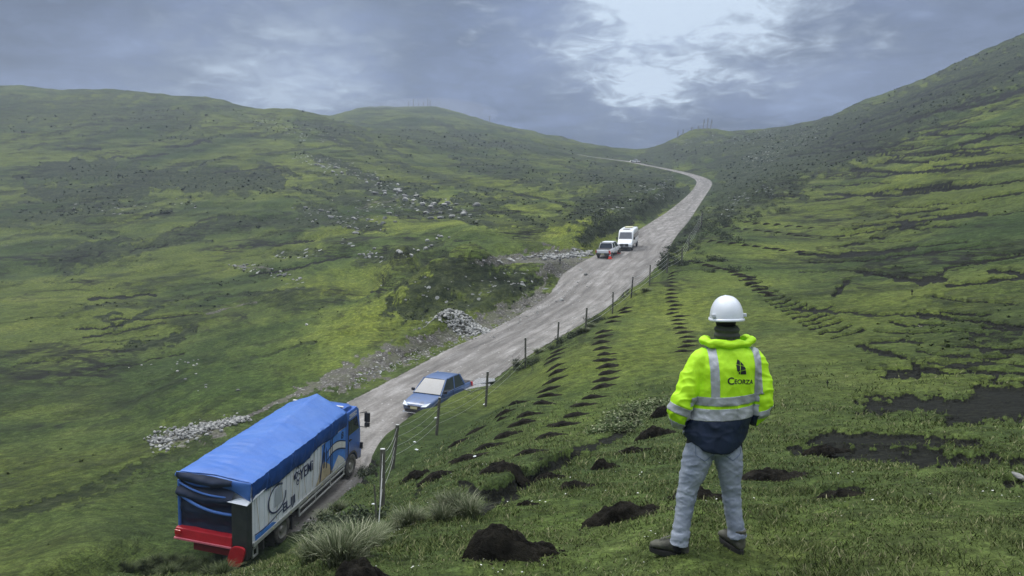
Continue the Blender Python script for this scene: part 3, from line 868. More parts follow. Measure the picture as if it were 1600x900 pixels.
_gz = np.empty(len(ground.data.vertices) * 3, np.float32)
ground.data.vertices.foreach_get('co', _gz)
_gz = _gz.reshape(-1, 3)
ZLOW = float(_gz[:, 2].min()) - 1.0
ZHIGH = float(_gz[:, 2].max())
print('ground z', ZLOW, ZHIGH)
haze = build_haze()


# ------------------------------------------------------------------ simple materials
def simple_mat(name, col, rough=.6, metal=0.0, spec=.5, var=.12, scale=6.0, bump=0.0, coat=0.0, dirt=None, dirt_amt=.5, obj=True):
    m = new_mat(name)
    nt = m.node_tree
    tc = N(nt, 'ShaderNodeTexCoord')
    p = tc.outputs['Object']
    n = NOISE(nt, p, scale, 5, .65)
    a = tuple(c * (1 - var) for c in col)
    b = tuple(min(1, c * (1 + var)) for c in col)
    c = RAMP(nt, n, [(.3, a), (.7, b)])
    if dirt:
        n2 = NOISE(nt, p, scale * .35, 6, .7)
        c = MIX(nt, RAMP(nt, n2, [(.42, 0.0), (.68, dirt_amt)]), c, dirt)
    bs = N(nt, 'ShaderNodeBsdfPrincipled', ins={'Base Color': c, 'Roughness': rough, 'Metallic': metal})
    bs.inputs['Specular IOR Level'].default_value = spec
    bs.inputs['Coat Weight'].default_value = coat
    if bump:
        bp = N(nt, 'ShaderNodeBump', ins={'Strength': .8, 'Distance': bump, 'Height': NOISE(nt, p, scale * 2.5, 5, .7)})
        nt.links.new(bp.outputs[0], bs.inputs['Normal'])
    N(nt, 'ShaderNodeOutputMaterial', ins={0: bs.outputs[0]})
    return m


def island_mat(name, stops, rough=.8, obj_random=False, spec=.2, trans=0.0, tip=None):
    m = new_mat(name)
    nt = m.node_tree
    geo = N(nt, 'ShaderNodeNewGeometry')
    c = RAMP(nt, geo.outputs['Random Per Island'], stops)
    big = NOISE(nt, geo.outputs['Position'], .9, 3, .6)
    c = MIX(nt, 1.0, c, RAMP(nt, big, [(.32, .62), (.5, 1.0), (.68, 1.32)]), 'MULTIPLY')
    bs = N(nt, 'ShaderNodeBsdfPrincipled', ins={'Base Color': c, 'Roughness': rough})
    bs.inputs['Specular IOR Level'].default_value = spec
    N(nt, 'ShaderNodeOutputMaterial', ins={0: bs.outputs[0]})
    return m


M_BLADE = island_mat('turf_blades', [(0, (.040, .055, .016)), (.35, (.068, .096, .026)), (.65, (.105, .136, .040)), (.88, (.17, .18, .075)), (1, (.27, .26, .15))])
M_ICHU = island_mat('bunch_grass_blades', [(0, (.050, .070, .030)), (.4, (.10, .125, .06)), (.75, (.18, .20, .115)), (1, (.34, .34, .24))])
M_SHRUB = island_mat('dark_shrub_leaves', [(0, (.020, .030, .018)), (.5, (.045, .062, .034)), (.85, (.085, .10, .06)), (1, (.15, .155, .11))])
M_HERB = island_mat('pale_herb_leaves', [(0, (.045, .075, .025)), (.5, (.085, .115, .045)), (.85, (.17, .19, .10)), (1, (.30, .31, .20))])
M_PEAT = simple_mat('dug_peat', (.013, .012, .010), .95, spec=.1, var=.8, scale=9, bump=.05, dirt=(.040, .036, .026), dirt_amt=.7)
M_DAISY = simple_mat('daisy_petals', (.75, .75, .70), .7)


def rock_mat():
    m = new_mat('lichen_rock')
    nt = m.node_tree
    geo = N(nt, 'ShaderNodeNewGeometry')
    oi = N(nt, 'ShaderNodeObjectInfo')
    p = geo.outputs['Position']
    n = NOISE(nt, p, 2.2, 6, .7)
    base = RAMP(nt, MATH(nt, 'FRACT', MATH(nt, 'ADD', oi.outputs['Random'], geo.outputs['Random Per Island'])), [(0, (.16, .165, .16)), (.6, (.30, .30, .285)), (1, (.46, .455, .43))])
    c = MIX(nt, 1.0, base, RAMP(nt, n, [(.3, .5), (.5, 1.0), (.7, 1.35)]), 'MULTIPLY')
    bp = N(nt, 'ShaderNodeBump', ins={'Strength': .7, 'Distance': .06, 'Height': NOISE(nt, p, 6, 6, .7)})
    bs = N(nt, 'ShaderNodeBsdfPrincipled', ins={'Base Color': c, 'Roughness': .9, 'Normal': bp.outputs[0]})
    N(nt, 'ShaderNodeOutputMaterial', ins={0: bs.outputs[0]})
    return m


M_ROCK = rock_mat()


# ------------------------------------------------------------------ dug soil heaps: list of (u, v, width px, height px, row)
HEAPS = []
for u, v in [(874, 546), (868, 553), (866, 560), (869, 570), (871, 579), (869, 591), (861, 605), (859, 615), (852, 627), (828, 644), (819, 657), (794, 676), (766, 693), (731, 712), (683, 739)]:
    HEAPS.append((u, v, 28 + (v - 546) * .17, 6 + (v - 546) * .05, 0))
for u, v in [(978, 481), (979, 486), (962, 494), (959, 501), (944, 516), (943, 524), (941, 533), (943, 542), (949, 551), (947, 561), (953, 570), (953, 580), (949, 591), (943, 601), (928, 618), (915, 630), (903, 645), (884, 660), (861, 677), (831, 702)]:
    HEAPS.append((u, v, 24 + (v - 481) * .16, 5 + (v - 481) * .035, 1))
for u, v in [(1052, 425), (1051, 430), (1051, 435), (1052, 440), (1050, 446), (1050, 452), (1051, 458), (1051, 464), (1052, 470), (1057, 476), (1055, 482), (1052, 488), (1065, 493), (1060, 499), (1065, 505), (1066, 511), (1071, 518), (1076, 525), (1079, 532), (1076, 539), (1071, 547)]:
    HEAPS.append((u, v, 17 + (v - 425) * .12, 3.4 + (v - 425) * .022, 2))
for u, v in [(1080, 407), (1093, 409), (1105, 413), (1114, 415), (1125, 418), (1137, 420), (1146, 424), (1157, 428), (1167, 431), (1172, 436), (1178, 441), (1184, 446), (1190, 451), (1197, 456), (1205, 461)]:
    HEAPS.append((u, v, 19 if v < 426 else 27, 4.6, 3))
for u, v in [(1113, 375), (1128, 377), (1145, 379), (1165, 382), (1183, 384), (1200, 387), (1213, 388), (1225, 390), (1250, 392)]:
    HEAPS.append((u, v, 17, 4.2, 4))
for u, v in [(1137, 353), (1153, 356), (1167, 357), (1184, 359), (1203, 361), (1217, 362), (1235, 364), (1248, 367), (1263, 368)]:
    HEAPS.append((u, v, 15, 3.8, 5))
for u, v in [(1168, 346), (1183, 348), (1198, 349), (1215, 350), (1232, 352), (1250, 353), (1268, 355)]:
    HEAPS.append((u, v, 14, 3.4, 6))
for u, v, w, h in [(809, 627, 32, 9), (790, 641, 34, 10), (784, 652, 22, 7), (745, 670, 36, 8), (716, 689, 42, 10), (715, 716, 30, 8)]:
    HEAPS.append((u, v, w, h, 7))
NAMED_HEAPS = [
    (795, 843, 150, 66, 'largest black peat heap, with a broken front, left of the man'),
    (575, 893, 116, 44, 'black peat heap cut off by the bottom edge beside the pale grass'),
    (978, 795, 124, 38, 'pointed black peat heap between the big heap and the man'),
    (1098, 766, 92, 26, 'black peat heap seen between the legs of the man'),
    (1212, 739, 104, 24, 'black peat heap on the turf just right of the man at knee height'),
    (1322, 768, 78, 15, 'flat dark peat patch on the smooth turf right of the man'),
    (790, 726, 84, 22, 'dug peat heap standing on top of the turf ledge'),
    (650, 738, 46, 18, 'small peat heap on the bank beside the second fence post'),
    (685, 741, 40, 16, 'round peat lump beside the turf ledge'),
    (903, 756, 66, 15, 'long low peat heap below the washed out gully'),
    (945, 722, 42, 22, 'crumbled peat heap with an upright clod, left of the man'),
    (993, 701, 54, 13, 'low peat heap between the gully and the trousers of the man'),
    (1026, 672, 56, 22, 'broad peat heap beside the left sleeve of the man'),
    (1040, 640, 44, 22, 'dark peat heap behind the left elbow of the man'),
    (826, 784, 34, 12, 'small crumbly peat lump at the foot of the gully'),
    (862, 741, 50, 15, 'black peat clods lying at the edge of the gully'),
    (1293, 700, 60, 18, 'black crumbled peat at the left end of the long turf scar'),
]
ROWLAB = {0: 'strip of dug black soil in the column of holes nearest the fence', 1: 'strip of dug black soil in the second column of holes from the fence',
          2: 'short dug soil strip in the column of holes left of the white helmet', 3: 'dug black soil strip in the slanting row behind the white helmet',
          4: 'tiny dug soil strip in the lowest of the three far rows', 5: 'tiny dug soil strip in the middle one of the three far rows', 6: 'tiny dug soil strip in the uppermost of the three far rows',
          7: 'thin curved soil strip on the bank between fence and first column'}
_hp = hits([(u, v + h * .45) for u, v, w, h, _ in HEAPS] + [(h[0], h[1] + h[3] * .45) for h in NAMED_HEAPS])


def build_heap(c, wpx, hpx, seed, big=False):
    d = c[1] * CP - c[2] * SP
    a = wpx / 2 * d / F
    hh = hpx * d / F
    b = a * (.50 if big else .40)
    h = hh * (.70 if big else .62)
    na, nb = (64, 22) if big else ((30, 8) if wpx > 20 else (18, 5))
    g = np.random.default_rng(seed)
    th = np.linspace(0, 2 * math.pi, na, endpoint=False)
    rad = 1 + .40 * fbm(np.cos(th) * 1.6 + seed, np.sin(th) * 1.6 + seed * .3, 4, 5, .6)
    ang = g.uniform(-.12, .25)
    s = np.linspace(0, 1, nb)
    S, TH = np.meshgrid(s, th)
    RD = rad[:, None] * S
    lx = RD * np.cos(TH)
    ly = RD * np.sin(TH)
    # taller at the left end, tapering to the right
    prof = (1 - S ** 3.5) ** .6
    sx_, sy_ = (.25 * math.sin(seed * 1.7)), (.2 * math.cos(seed))
    lobes = .80 * np.exp(-(np.abs(lx + .30 + sx_ * .5) / .58) ** 3 - (np.abs(ly - sy_) / 1.0) ** 3) + .45 * np.exp(-(np.abs(lx - .45 + sx_) / .55) ** 3 - (np.abs(ly + .2) / .9) ** 3)
    skew = (.85 - .45 * lx) if not big else (.78 - .42 * np.clip(lx * 1.3, -.5, 1))
    lobes = .36 + .50 * (1 - sstep(-.15, .55, lx + .3 * sx_)) * (1 - .35 * sstep(-.2, -1, lx))
    cl = .20 * fbm(lx * 2.6 + seed, ly * 2.2, 4, 6, .5)
    H = h * prof * np.clip(lobes + cl, .10, 1.6) * 1.15
    # hollow dug in front
    wx = c[0] + (lx * math.cos(ang) * a - ly * math.sin(ang) * b)
    wy = c[1] + b * .5 + (lx * math.sin(ang) * a * .35 + ly * math.cos(ang) * b)
    wz = full_z(wx, wy) + H - .05 * a * S ** 6 - .01 + (.05 * a * fbm(lx * 7, ly * 5 + seed, 3, 8, .5) * (1 - S ** 4) if big else 0)
    V = np.stack([wx, wy, wz], -1).reshape(-1, 3)
    f = []
    for i in range(na):
        j = (i + 1) % na
        for k in range(nb - 1):
            f.append((i * nb + k, i * nb + k + 1, j * nb + k + 1, j * nb + k))
    loc = Vector(c)
    o = mesh_obj('soil_heap', V - np.array(c), np.array(f), [M_PEAT], smooth=True)
    o.location = loc
    return o


for i, (hrow, c) in enumerate(zip(HEAPS, _hp)):
    if np.isnan(c[0]):
        continue
    o = build_heap(c, hrow[2], hrow[3], 11 + i)
    tag(o, ROWLAB[hrow[4]], 'soil heap', 'dug planting holes on the slope')
for i, (hn, c) in enumerate(zip(NAMED_HEAPS, _hp[len(HEAPS):])):
    o = build_heap(c, hn[2], hn[3], 301 + i, True)
    tag(o, hn[4], 'soil heap', 'large peat heaps near the man')


# ------------------------------------------------------------------ turf blades, daisies
def frame_masks(X, Y, Z):
    return masks(X, Y, Z)


def build_turf():
    n = 330000
    ph = rng.uniform(-.74, .74, n)
    r = np.exp(rng.uniform(math.log(3.3), math.log(24), n))
    # clumping
    X = np.sin(ph) * r
    Y = np.cos(ph) * r
    clump = fbm(X * 2.2, Y * 2.2, 3, 50)
    keep = rng.uniform(0, 1, n) < np.clip(.62 + clump * .8, .12, 1) * (1 - .85 * sstep(9, 24, r))
    X, Y, r = X[keep], Y[keep], r[keep]
    Z = full_z(X, Y)
    U, Vv, D = project(X, Y, Z)
    M = masks(X, Y, Z)
    b, ac, al, rz, hw = road_info(X, Y)
    keep = (M[:, 2] < .3) & (M[:, 0] < .5) & (b > hw + .3)
    # not on the heaps
    for c, w in [(c, hn[2]) for hn, c in zip(NAMED_HEAPS, _hp[len(HEAPS):])] + [(c, hh[2]) for hh, c in zip(HEAPS, _hp) if c[1] < 24]:
        d = c[1]
        a = w / 2 * d / F
        q = ((X - c[0]) / (a * 1.0)) ** 2 + ((Y - c[1] - a * .2) / (a * .42)) ** 2
        keep &= q > 1.0
    X, Y, Z, r = X[keep], Y[keep], Z[keep], r[keep]
    n = len(X)
    tall = 1 + .9 * np.clip(fbm(X * .8, Y * .8, 3, 51), -.6, 1.2)
    h = rng.uniform(.010, .034, n) * (r / 5) ** .55 * tall
    w = rng.uniform(.0022, .0042, n) * (r / 5) ** .8
    a = rng.uniform(0, 2 * math.pi, n)
    lean = rng.uniform(.3, 1.5, n) * h
    la = rng.uniform(0, 2 * math.pi, n)
    P = np.stack([X, Y, Z - .004], -1)
    wx = np.stack([np.cos(a) * w, np.sin(a) * w, np.zeros(n)], -1)
    L = np.stack([np.cos(la) * lean, np.sin(la) * lean, h], -1)
    mid = P + L * .5 + np.stack([np.zeros(n), np.zeros(n), h * .18], -1)
    V = np.stack([P - wx, P + wx, mid + wx * .8, mid - wx * .8, P + L], 1).reshape(-1, 3)
    base = np.arange(n)[:, None] * 5
    # tris only so that one array holds them all
    T = np.array([[0, 1, 2], [0, 2, 3], [3, 2, 4]])
    Fc = (base[:, None, :] + T[None]).reshape(-1, 3)
    o = mesh_obj('turf_grass', V, Fc, [M_BLADE])
    tag(o, 'short mossy green turf covering the near hillside', 'grass', kind='stuff')
    # flowers
    m = 260
    k = rng.choice(n, m * 3, replace=False)
    k = k[(r[k] < 14) & (fbm(X[k] * .7, Y[k] * .7, 2, 60) > .12)][:m]
    vs, fs = [], []
    for q in k:
        s = .0075 * (r[q] / 5) ** .5 * random.uniform(.6, 1.3)
        c = np.array([X[q], Y[q], Z[q] + .022])
        i0 = len(vs)
        tx, ty = random.uniform(-.4, .4), random.uniform(-.6, .1)
        for t in range(6):
            an = t * math.pi / 3
            dx, dy = math.cos(an) * s, math.sin(an) * s
            vs.append(c + (dx, dy, tx * dx + ty * dy))
        vs.append(c + (0, 0, s * .4))
        for t in range(6):
            fs.append((i0 + t, i0 + (t + 1) % 6, i0 + 6))
    o = mesh_obj('daisies', vs, fs, [M_DAISY])
    tag(o, 'tiny white daisies dotted through the near turf', 'flowers', kind='stuff')


build_turf()


# ------------------------------------------------------------------ tussocks, shrubs
def tussock_mesh(name, seed, nb=260, spread=.55, hgt=.6, mat=None, wid=.006):
    g = np.random.default_rng(seed)
    vs, fs = [], []
    for _ in range(nb):
        a = g.uniform(0, 2 * math.pi)
        r0 = abs(g.normal(0, .09)) * hgt / .6
        h = hgt * g.uniform(.55, 1.1)
        out = spread * g.uniform(.1, 1) ** .8 * h / hgt
        a2 = a + g.normal(0, .5)
        p0 = np.array([math.cos(a) * r0, math.sin(a) * r0, -.05])
        d = np.array([math.cos(a2), math.sin(a2), 0])
        sid = np.array([-d[1], d[0], 0]) * wid * g.uniform(.7, 1.4)
        i0 = len(vs)
        for t, ww in ((0, 1), (.4, .9), (.75, .6)):
            p = p0 + d * out * t ** 1.7 + np.array([0, 0, h * (t - .22 * t * t * (out / hgt))])
            vs += [p - sid * ww, p + sid * ww]
        vs.append(p0 + d * out * 1.05 + np.array([0, 0, h * (1 - .30 * (out / hgt))]))
        fs += [(i0, i0 + 1, i0 + 3, i0 + 2), (i0 + 2, i0 + 3, i0 + 5, i0 + 4), (i0 + 4, i0 + 5, i0 + 6)]
    o = mesh_obj(name, vs, fs, [mat or M_ICHU])
    me = o.data
    bpy.data.objects.remove(o)
    return me


def shrub_mesh(name, seed, nl=420, mat=None, flat=.7):
    g = np.random.default_rng(seed)
    vs, fs = [], []
    cl = g.normal(0, .33 if flat > .5 else .21, (9, 3)) * [1, 1, flat]
    for _ in range(nl):
        c = cl[g.integers(0, 9)]
        p = c + g.normal(0, 1, 3) / 1.0 * .17
        p[2] = abs(p[2] + .25) * flat
        s = g.uniform(.03, .075)
        u = g.normal(0, 1, 3)
        u /= np.linalg.norm(u)
        w = np.cross(u, g.normal(0, 1, 3))
        w /= np.linalg.norm(w) + 1e-6
        i0 = len(vs)
        vs += [p - u * s, p + w * s * .5, p + u * s, p - w * s * .5]
        fs.append((i0, i0 + 1, i0 + 2, i0 + 3))
    # woody stems
    for c in cl:
        i0 = len(vs)
        q = np.array([c[0], c[1], abs(c[2] + .25) * flat])
        vs += [np.array([-.02, 0, -.12]), np.array([.02, 0, -.12]), q + [.01, 0, 0], q - [.01, 0, 0]]
        fs.append((i0, i0 + 1, i0 + 2, i0 + 3))
    o = mesh_obj(name, vs, fs, [mat or M_SHRUB])
    me = o.data
    bpy.data.objects.remove(o)
    return me


TM = [tussock_mesh('grass_tussock', s, 420, .5, .55) for s in (1, 2, 3)]
M_RANK = island_mat('rank_grass_blades', [(0, (.022, .034, .012)), (.5, (.050, .068, .022)), (.85, (.090, .11, .045)), (1, (.19, .20, .11))])
TMF = [tussock_mesh('grass_tussock', s, 260, .6, .5, wid=.008, mat=M_RANK) for s in (4, 5)]
SM = [shrub_mesh('low_shrub', s, 900) for s in (11, 12, 13)]
SMF = [shrub_mesh('low_shrub', s, 260) for s in (14, 15, 16)]
HM = [shrub_mesh('herb_patch', s, 800, M_HERB, .45) for s in (21, 22)]


def place(name, me, p, s, label, cat, group=None, rz=None, sink=0.0, sz=None):
    o = bpy.data.objects.new(name, me)
    COL.objects.link(o)
    o.location = (p[0], p[1], p[2] - sink)
    o.rotation_euler = (0, 0, random.uniform(0, 6.28) if rz is None else rz)
    o.scale = (s, s, sz or s)
    tag(o, label, cat, group)
    return o


def depth(p):
    return p[1] * CP - p[2] * SP


_tus = [(505, 815, 1.15), (528, 800, 1.1), (492, 838, .8), (512, 845, 1.1), (540, 862, .8), (560, 868, .9), (528, 880, .9), (490, 876, .8), (640, 822, .75),
        (622, 815, .55), (612, 832, .55), (655, 815, .5), (700, 805, .8), (718, 802, .85), (735, 808, .7), (690, 815, .6), (588, 848, .6), (572, 856, .7), (598, 838, .5), (545, 885, .6)]
_tp = hits([(u, v) for u, v, s in _tus])
for i, ((u, v, s), p) in enumerate(zip(_tus, _tp)):
    place('grass_tussock', TM[i % 3], p, s * (.58 if s > 1 else .7), 'tall pale feathery bunch grass on the bank between the truck and near fence post', 'grass tussock', 'pale bunch grass tussocks on the bank', sink=.02)
# grass at the foot of the bank around the truck tail
_t2 = [(u, v) for u, v in zip(rng.uniform(190, 470, 110), rng.uniform(876, 899, 110)) if v > 876 + max(0, (u - 300)) * .2 and not 350 < u < 425]
for i, p in enumerate(hits(_t2)):
    if not np.isnan(p[0]):
        place('grass_tussock', TMF[i % 2], p, random.uniform(.45, .8), 'dark rank grass tuft on the bank in front of the truck tail', 'grass tussock', 'rank grass tufts at the lower left', sink=.03)
_far = [(1008, 456, .9, 'round dense grass cushion beside the fence just right of the darkest post'), (912, 520, .9, 'grass clump on the bank edge beside the seventh post'), (842, 552, .8, 'grass clump on the bank edge between the fifth and sixth posts'),
        (808, 572, .8, 'grass clump beside the fifth post at the road edge'), (922, 512, .8, 'leafy clump touching the fence where the bank meets the road')]
for (u, v, s, lab), p in zip(_far, hits([(a, b) for a, b, _, _ in _far])):
    place('grass_tussock', TM[0], p, s * 1.5, lab, 'grass tussock', sink=.05, sz=s * 1.0)
_sh1 = [(1070, 415, .8), (1120, 408, 1.2), (1112, 425, .6), (1060, 412, 1.0), (1068, 380, 1.4), (1055, 395, 1.4), (1045, 403, 1.3), (1040, 415, 1.1), (1150, 424, 1.0), (1050, 388, 1.2), (1036, 420, 1.0), (880, 535, .6), (895, 528, .7), (905, 522, .7), (930, 505, .7), (940, 500, .7), (868, 545, .6), (830, 568, .7), (815, 577, .5)]
for i, ((u, v, s), p) in enumerate(zip(_sh1, hits([(a, b) for a, b, _ in _sh1]))):
    place('low_shrub', SM[i % 3], p, s, 'low grey green shrub growing along the fence line above the road', 'shrub', 'shrubs along the fence', sink=.05)
for i, p in enumerate(hits([(520, 830), (545, 838), (560, 826), (538, 822), (575, 742), (565, 738)])):
    place('low_shrub', SM[i % 3], p, (.55 if i < 4 else .45), 'dark small leaved shrub on the bank beside the truck', 'shrub', 'dark shrubs on the bank by the truck', sink=.03)
for i, (u, v) in enumerate([(980, 655), (995, 648), (1010, 640), (965, 662), (1022, 632), (950, 672), (1000, 636), (985, 668), (1035, 628), (972, 650), (1016, 648)]):
    place('herb_patch', HM[i % 2], hit(u, v), .75, 'pale grey green leafy herb patch left of the jacket sleeve', 'plant', 'pale leafy herbs on the slope', sink=.04, sz=.38)
# shrubs under the crag on the right of the road
_pts2 = []
while len(_pts2) < 150:
    t = rng.uniform(0, 1)
    u = 1040 + 230 * t + rng.normal(0, 22)
    v = 392 - 120 * t + rng.normal(0, 16 * (1 - t * .4))
    if u > 1040 and v < 418 and (v < 300 or u < 1235) and v > 1040 * 0 + 262:
        _pts2.append((u, v))
_n = 0
for i, p in enumerate(hits(_pts2)):
    if np.isnan(p[0]):
        continue
    b = road_info(p[:1], p[1:2])
    if b[0][0] < b[4][0] + 1.0:
        continue
    place('low_shrub', SMF[i % 3], p, random.uniform(.7, 1.7), 'dark rounded shrub on the rough ground between the road bend and the right hill', 'shrub', 'shrubs below the crag beside the road', sink=.08)
# shrubs on the dark spur left of the road
_pts3 = [(rng.uniform(905, 1065), 0) for _ in range(70)]
_pts3 = [(u, 378 - (u - 905) * .47 + rng.normal(0, 8)) for u, _ in _pts3]
for i, p in enumerate(hits(_pts3)):
    if np.isnan(p[0]) or p[1] > 330:
        continue
    b = road_info(p[:1], p[1:2])
    if b[0][0] < b[4][0] + 2.0:
        continue
    place('low_shrub', SMF[i % 3], p, random.uniform(.8, 1.9), 'dark shrub on the spur left of the road above the parked vehicles', 'shrub', 'shrubs on the spur left of the road', sink=.1)


# ------------------------------------------------------------------ countless cushions and tufts over the hills
def build_hill_tufts():
    n = 150000
    ph = rng.uniform(-.66, .66, n)
    r = np.exp(rng.uniform(math.log(16), math.log(430), n))
    X, Y = np.sin(ph) * r, np.cos(ph) * r
    b, ac, al, rz, hw = road_info(X, Y)
    cl = fbm(X / 9, Y / 14, 4, 80, .6) + .8 * fbm(X / 45, Y / 60, 3, 81)
    keep = (b > hw + 1.2) & (rng.uniform(-.2, 1.3, n) < cl + .28)
    X, Y, r = X[keep], Y[keep], r[keep]
    Z = full_z(X, Y)
    M = masks(X, Y, Z)
    U, Vv, D = project(X, Y, Z)
    smooth_turf = (X > 0) & (r < 60)
    k2 = rng.uniform(0, 1, len(X)) < np.where(smooth_turf, .004, .012) + M[:, 1] * .5 + M[:, 3] * .5
    k2 &= (M[:, 2] < .4) & (M[:, 0] < .45) & (Vv > 40)
    X, Y, Z, r = X[k2], Y[k2], Z[k2], r[k2]
    n = len(X)
    print('hill tufts', n)
    s = (.03 + .0016 * r ** .93) * np.exp(rng.normal(0, .35, n))
    nb = 6
    P = np.stack([X, Y, Z - s * .15], -1)[:, None, :].repeat(nb, 1)
    a = rng.uniform(0, 2 * math.pi, (n, nb))
    d = np.stack([np.cos(a), np.sin(a), 0 * a], -1)
    t = np.stack([-np.sin(a), np.cos(a), 0 * a], -1)
    S = s[:, None, None]
    out = rng.uniform(.3, 1.3, (n, nb, 1))
    hz = rng.uniform(.45, 1.0, (n, nb, 1)) * np.array([0, 0, 1.0])
    A = P + d * S * .1 - t * S * .42
    B = P + d * S * .1 + t * S * .42
    C = P + d * S * out + hz * S + t * S * .25
    E_ = P + d * S * out * .8 + hz * S * .95 - t * S * .25
    V = np.stack([A, B, C, E_], 2).reshape(-1, 3)
    Fc = (np.arange(n * nb)[:, None] * 4 + np.arange(4)[None])
    m = new_mat('hill_tufts')
    nt = m.node_tree
    geo = N(nt, 'ShaderNodeNewGeometry')
    at_ = N(nt, 'ShaderNodeAttribute', attribute_name='tone')
    c = RAMP(nt, at_.outputs['Fac'], [(0, (.014, .022, .014)), (.4, (.034, .048, .024)), (.62, (.062, .080, .028)), (.82, (.105, .125, .045)), (.95, (.18, .185, .095)), (1, (.30, .30, .24))])
    bs = N(nt, 'ShaderNodeBsdfPrincipled', ins={'Base Color': c, 'Roughness': .9})
    bs.inputs['Specular IOR Level'].default_value = .1
    N(nt, 'ShaderNodeOutputMaterial', ins={0: bs.outputs[0]})
    o = mesh_obj('hill_tufts', V, Fc, [m])
    mk = masks(X, Y, Z)[:, 1]
    tone = np.clip(.62 + .16 * rng.normal(0, 1, n) + .15 * fbm(X / 20, Y / 20, 2, 83) - .22 * mk, 0, 1)
    at2 = o.data.attributes.new('tone', 'FLOAT', 'POINT')
    at2.data.foreach_set('value', tone.repeat(nb * 4).astype(np.float32))
    tag(o, 'countless dark and pale cushions and grass tufts over the hillsides', 'ground cover', kind='stuff')


build_hill_tufts()


# ------------------------------------------------------------------ rocks
def rock_mesh(seed, sub=2):
    bm = bmesh.new()
    bmesh.ops.create_icosphere(bm, subdivisions=sub, radius=1)
    g = np.random.default_rng(seed)
    pl = g.normal(0, 1, (9, 3))
    pl /= np.linalg.norm(pl, axis=1)[:, None]
    dd = g.uniform(.55, .9, 9)
    sc = g.uniform(.7, 1.25, 3) * [1, .85, .7]
    for v in bm.verts:
        c = np.array(v.co)
        for n_, d_ in zip(pl, dd):
            k = c @ n_
            if k > d_:
                c = c - n_ * (k - d_)
        v.co = Vector(c * sc)
    me = bpy.data.meshes.new('boulder')
    bm.to_mesh(me)
    bm.free()
    me.materials.append(M_ROCK)
    return me


RM = [rock_mesh(s) for s in range(6)]
ROCKSETS = [
    ('boulder', 'rough pale boulder in the rocky band across the middle of the left hill', 'boulders in the long rocky band', [(480, 250), (560, 280), (620, 300), (700, 325), (745, 335)], 7, 44, (.8, 1.9)),
    ('boulder', 'pale boulder on the broken outcrops below the rocky band', 'boulders on the lower outcrops', [(470, 330), (520, 342), (600, 355), (640, 330), (690, 335)], 8, 26, (.6, 1.5)),
    ('boulder', 'grey stone on the grassy rise left of the valley floor', 'stones on the grassy rise', [(560, 400), (590, 400), (650, 395), (680, 378), (690, 365)], 6, 26, (.35, .9)),
    ('boulder', 'pale stone on the bare rim left of the grassy knoll', 'stones on the bare rim', [(365, 416), (420, 420), (470, 442)], 4, 20, (.35, .8)),
    ('boulder', 'small white stone lying in the pasture far left of the truck', 'white stones in the pasture', [(185, 570), (265, 578), (298, 560), (290, 590), (320, 610), (380, 612)], 5, 22, (.12, .32)),
    ('boulder', 'pale stone on the green mound beside the road', 'stones on the green mound', [(620, 470), (700, 440), (790, 425), (820, 440), (770, 460)], 14, 34, (.12, .36)),
    ('boulder', 'stone on the spoil bank between lay-by and valley', 'stones round the lay-by', [(745, 412), (800, 408), (860, 395), (925, 396)], 3, 26, (.3, .65)),
    ('boulder', 'loose stone at the left edge of the road', 'loose stones along the left road edge', [(560, 592), (640, 565), (720, 530), (800, 500), (870, 470), (915, 440)], 5, 30, (.1, .26)),
]
for nm, lab, grp, line, sp, cnt, (s0, s1) in ROCKSETS:
    L = np.array(line, float)
    pts = []
    for _ in range(cnt):
        k = random.randrange(len(L) - 1)
        t = random.random()
        q = L[k] * (1 - t) + L[k + 1] * t
        pts.append((q[0] + rng.normal(0, sp * 1.6), q[1] + rng.normal(0, sp * .7)))
    for i, p in enumerate(hits(pts)):
        if np.isnan(p[0]):
            continue
        s = random.uniform(s0, s1) * .5
        place(nm, RM[i % 6], p, s, lab, 'stone', grp, sz=s * random.uniform(.6, 1.0), sink=-s * .25)
for (u, v, s, lab) in [(479, 508, .42, 'lone rounded pale boulder in the pasture above the truck'), (799, 408, 1.0, 'long white slab standing on the spoil bank behind the green mound'), (781, 410, .7, 'squat white boulder beside the long slab'),
                       (877, 470, .55, 'pale boulder sitting at the road edge below the lay-by'), (667, 505, .35, 'round white stone at the left foot of the rubble heap'), (655, 515, .4, 'white stone lying left of the rubble heap on the grass'),
                       (915, 430, .45, 'upright white stone at the corner of lay-by and road'), (908, 422, .4, 'tilted white stone at the grassy tip of the lay-by'), (1592, 746, .11, 'pale slab in the dark turf scar at the right edge'), (772, 527, .2, 'single white stone on the spoil bank above the road')]:
    p = hit(u, v)
    o = place('boulder', RM[int(u) % 6], p, s * .6, lab, 'stone', sink=-s * .12)
    if 'slab' in lab:
        o.scale = (s * .35, s * 1.0, s * .35)
        o.rotation_euler = (R(20), 0, R(40))


def rubble(name, centers, label, mat=None):
    vs, fs, n0 = [], [], 0
    for p, s in centers:
        me = RM[random.randrange(6)]
        co = np.array([v.co[:] for v in me.vertices])
        M_ = np.array(Euler((random.uniform(0, 6), random.uniform(0, 6), random.uniform(0, 6))).to_matrix())
        co = co @ M_.T * s * [1, 1, .8] + p
        vs.append(co)
        fs.append(np.array([pl.vertices[:] for pl in me.polygons]) + n0)
        n0 += len(co)
    o = mesh_obj(name, np.concatenate(vs), np.concatenate(fs), [mat or M_ROCK])
    tag(o, label, 'rubble', kind='stuff')


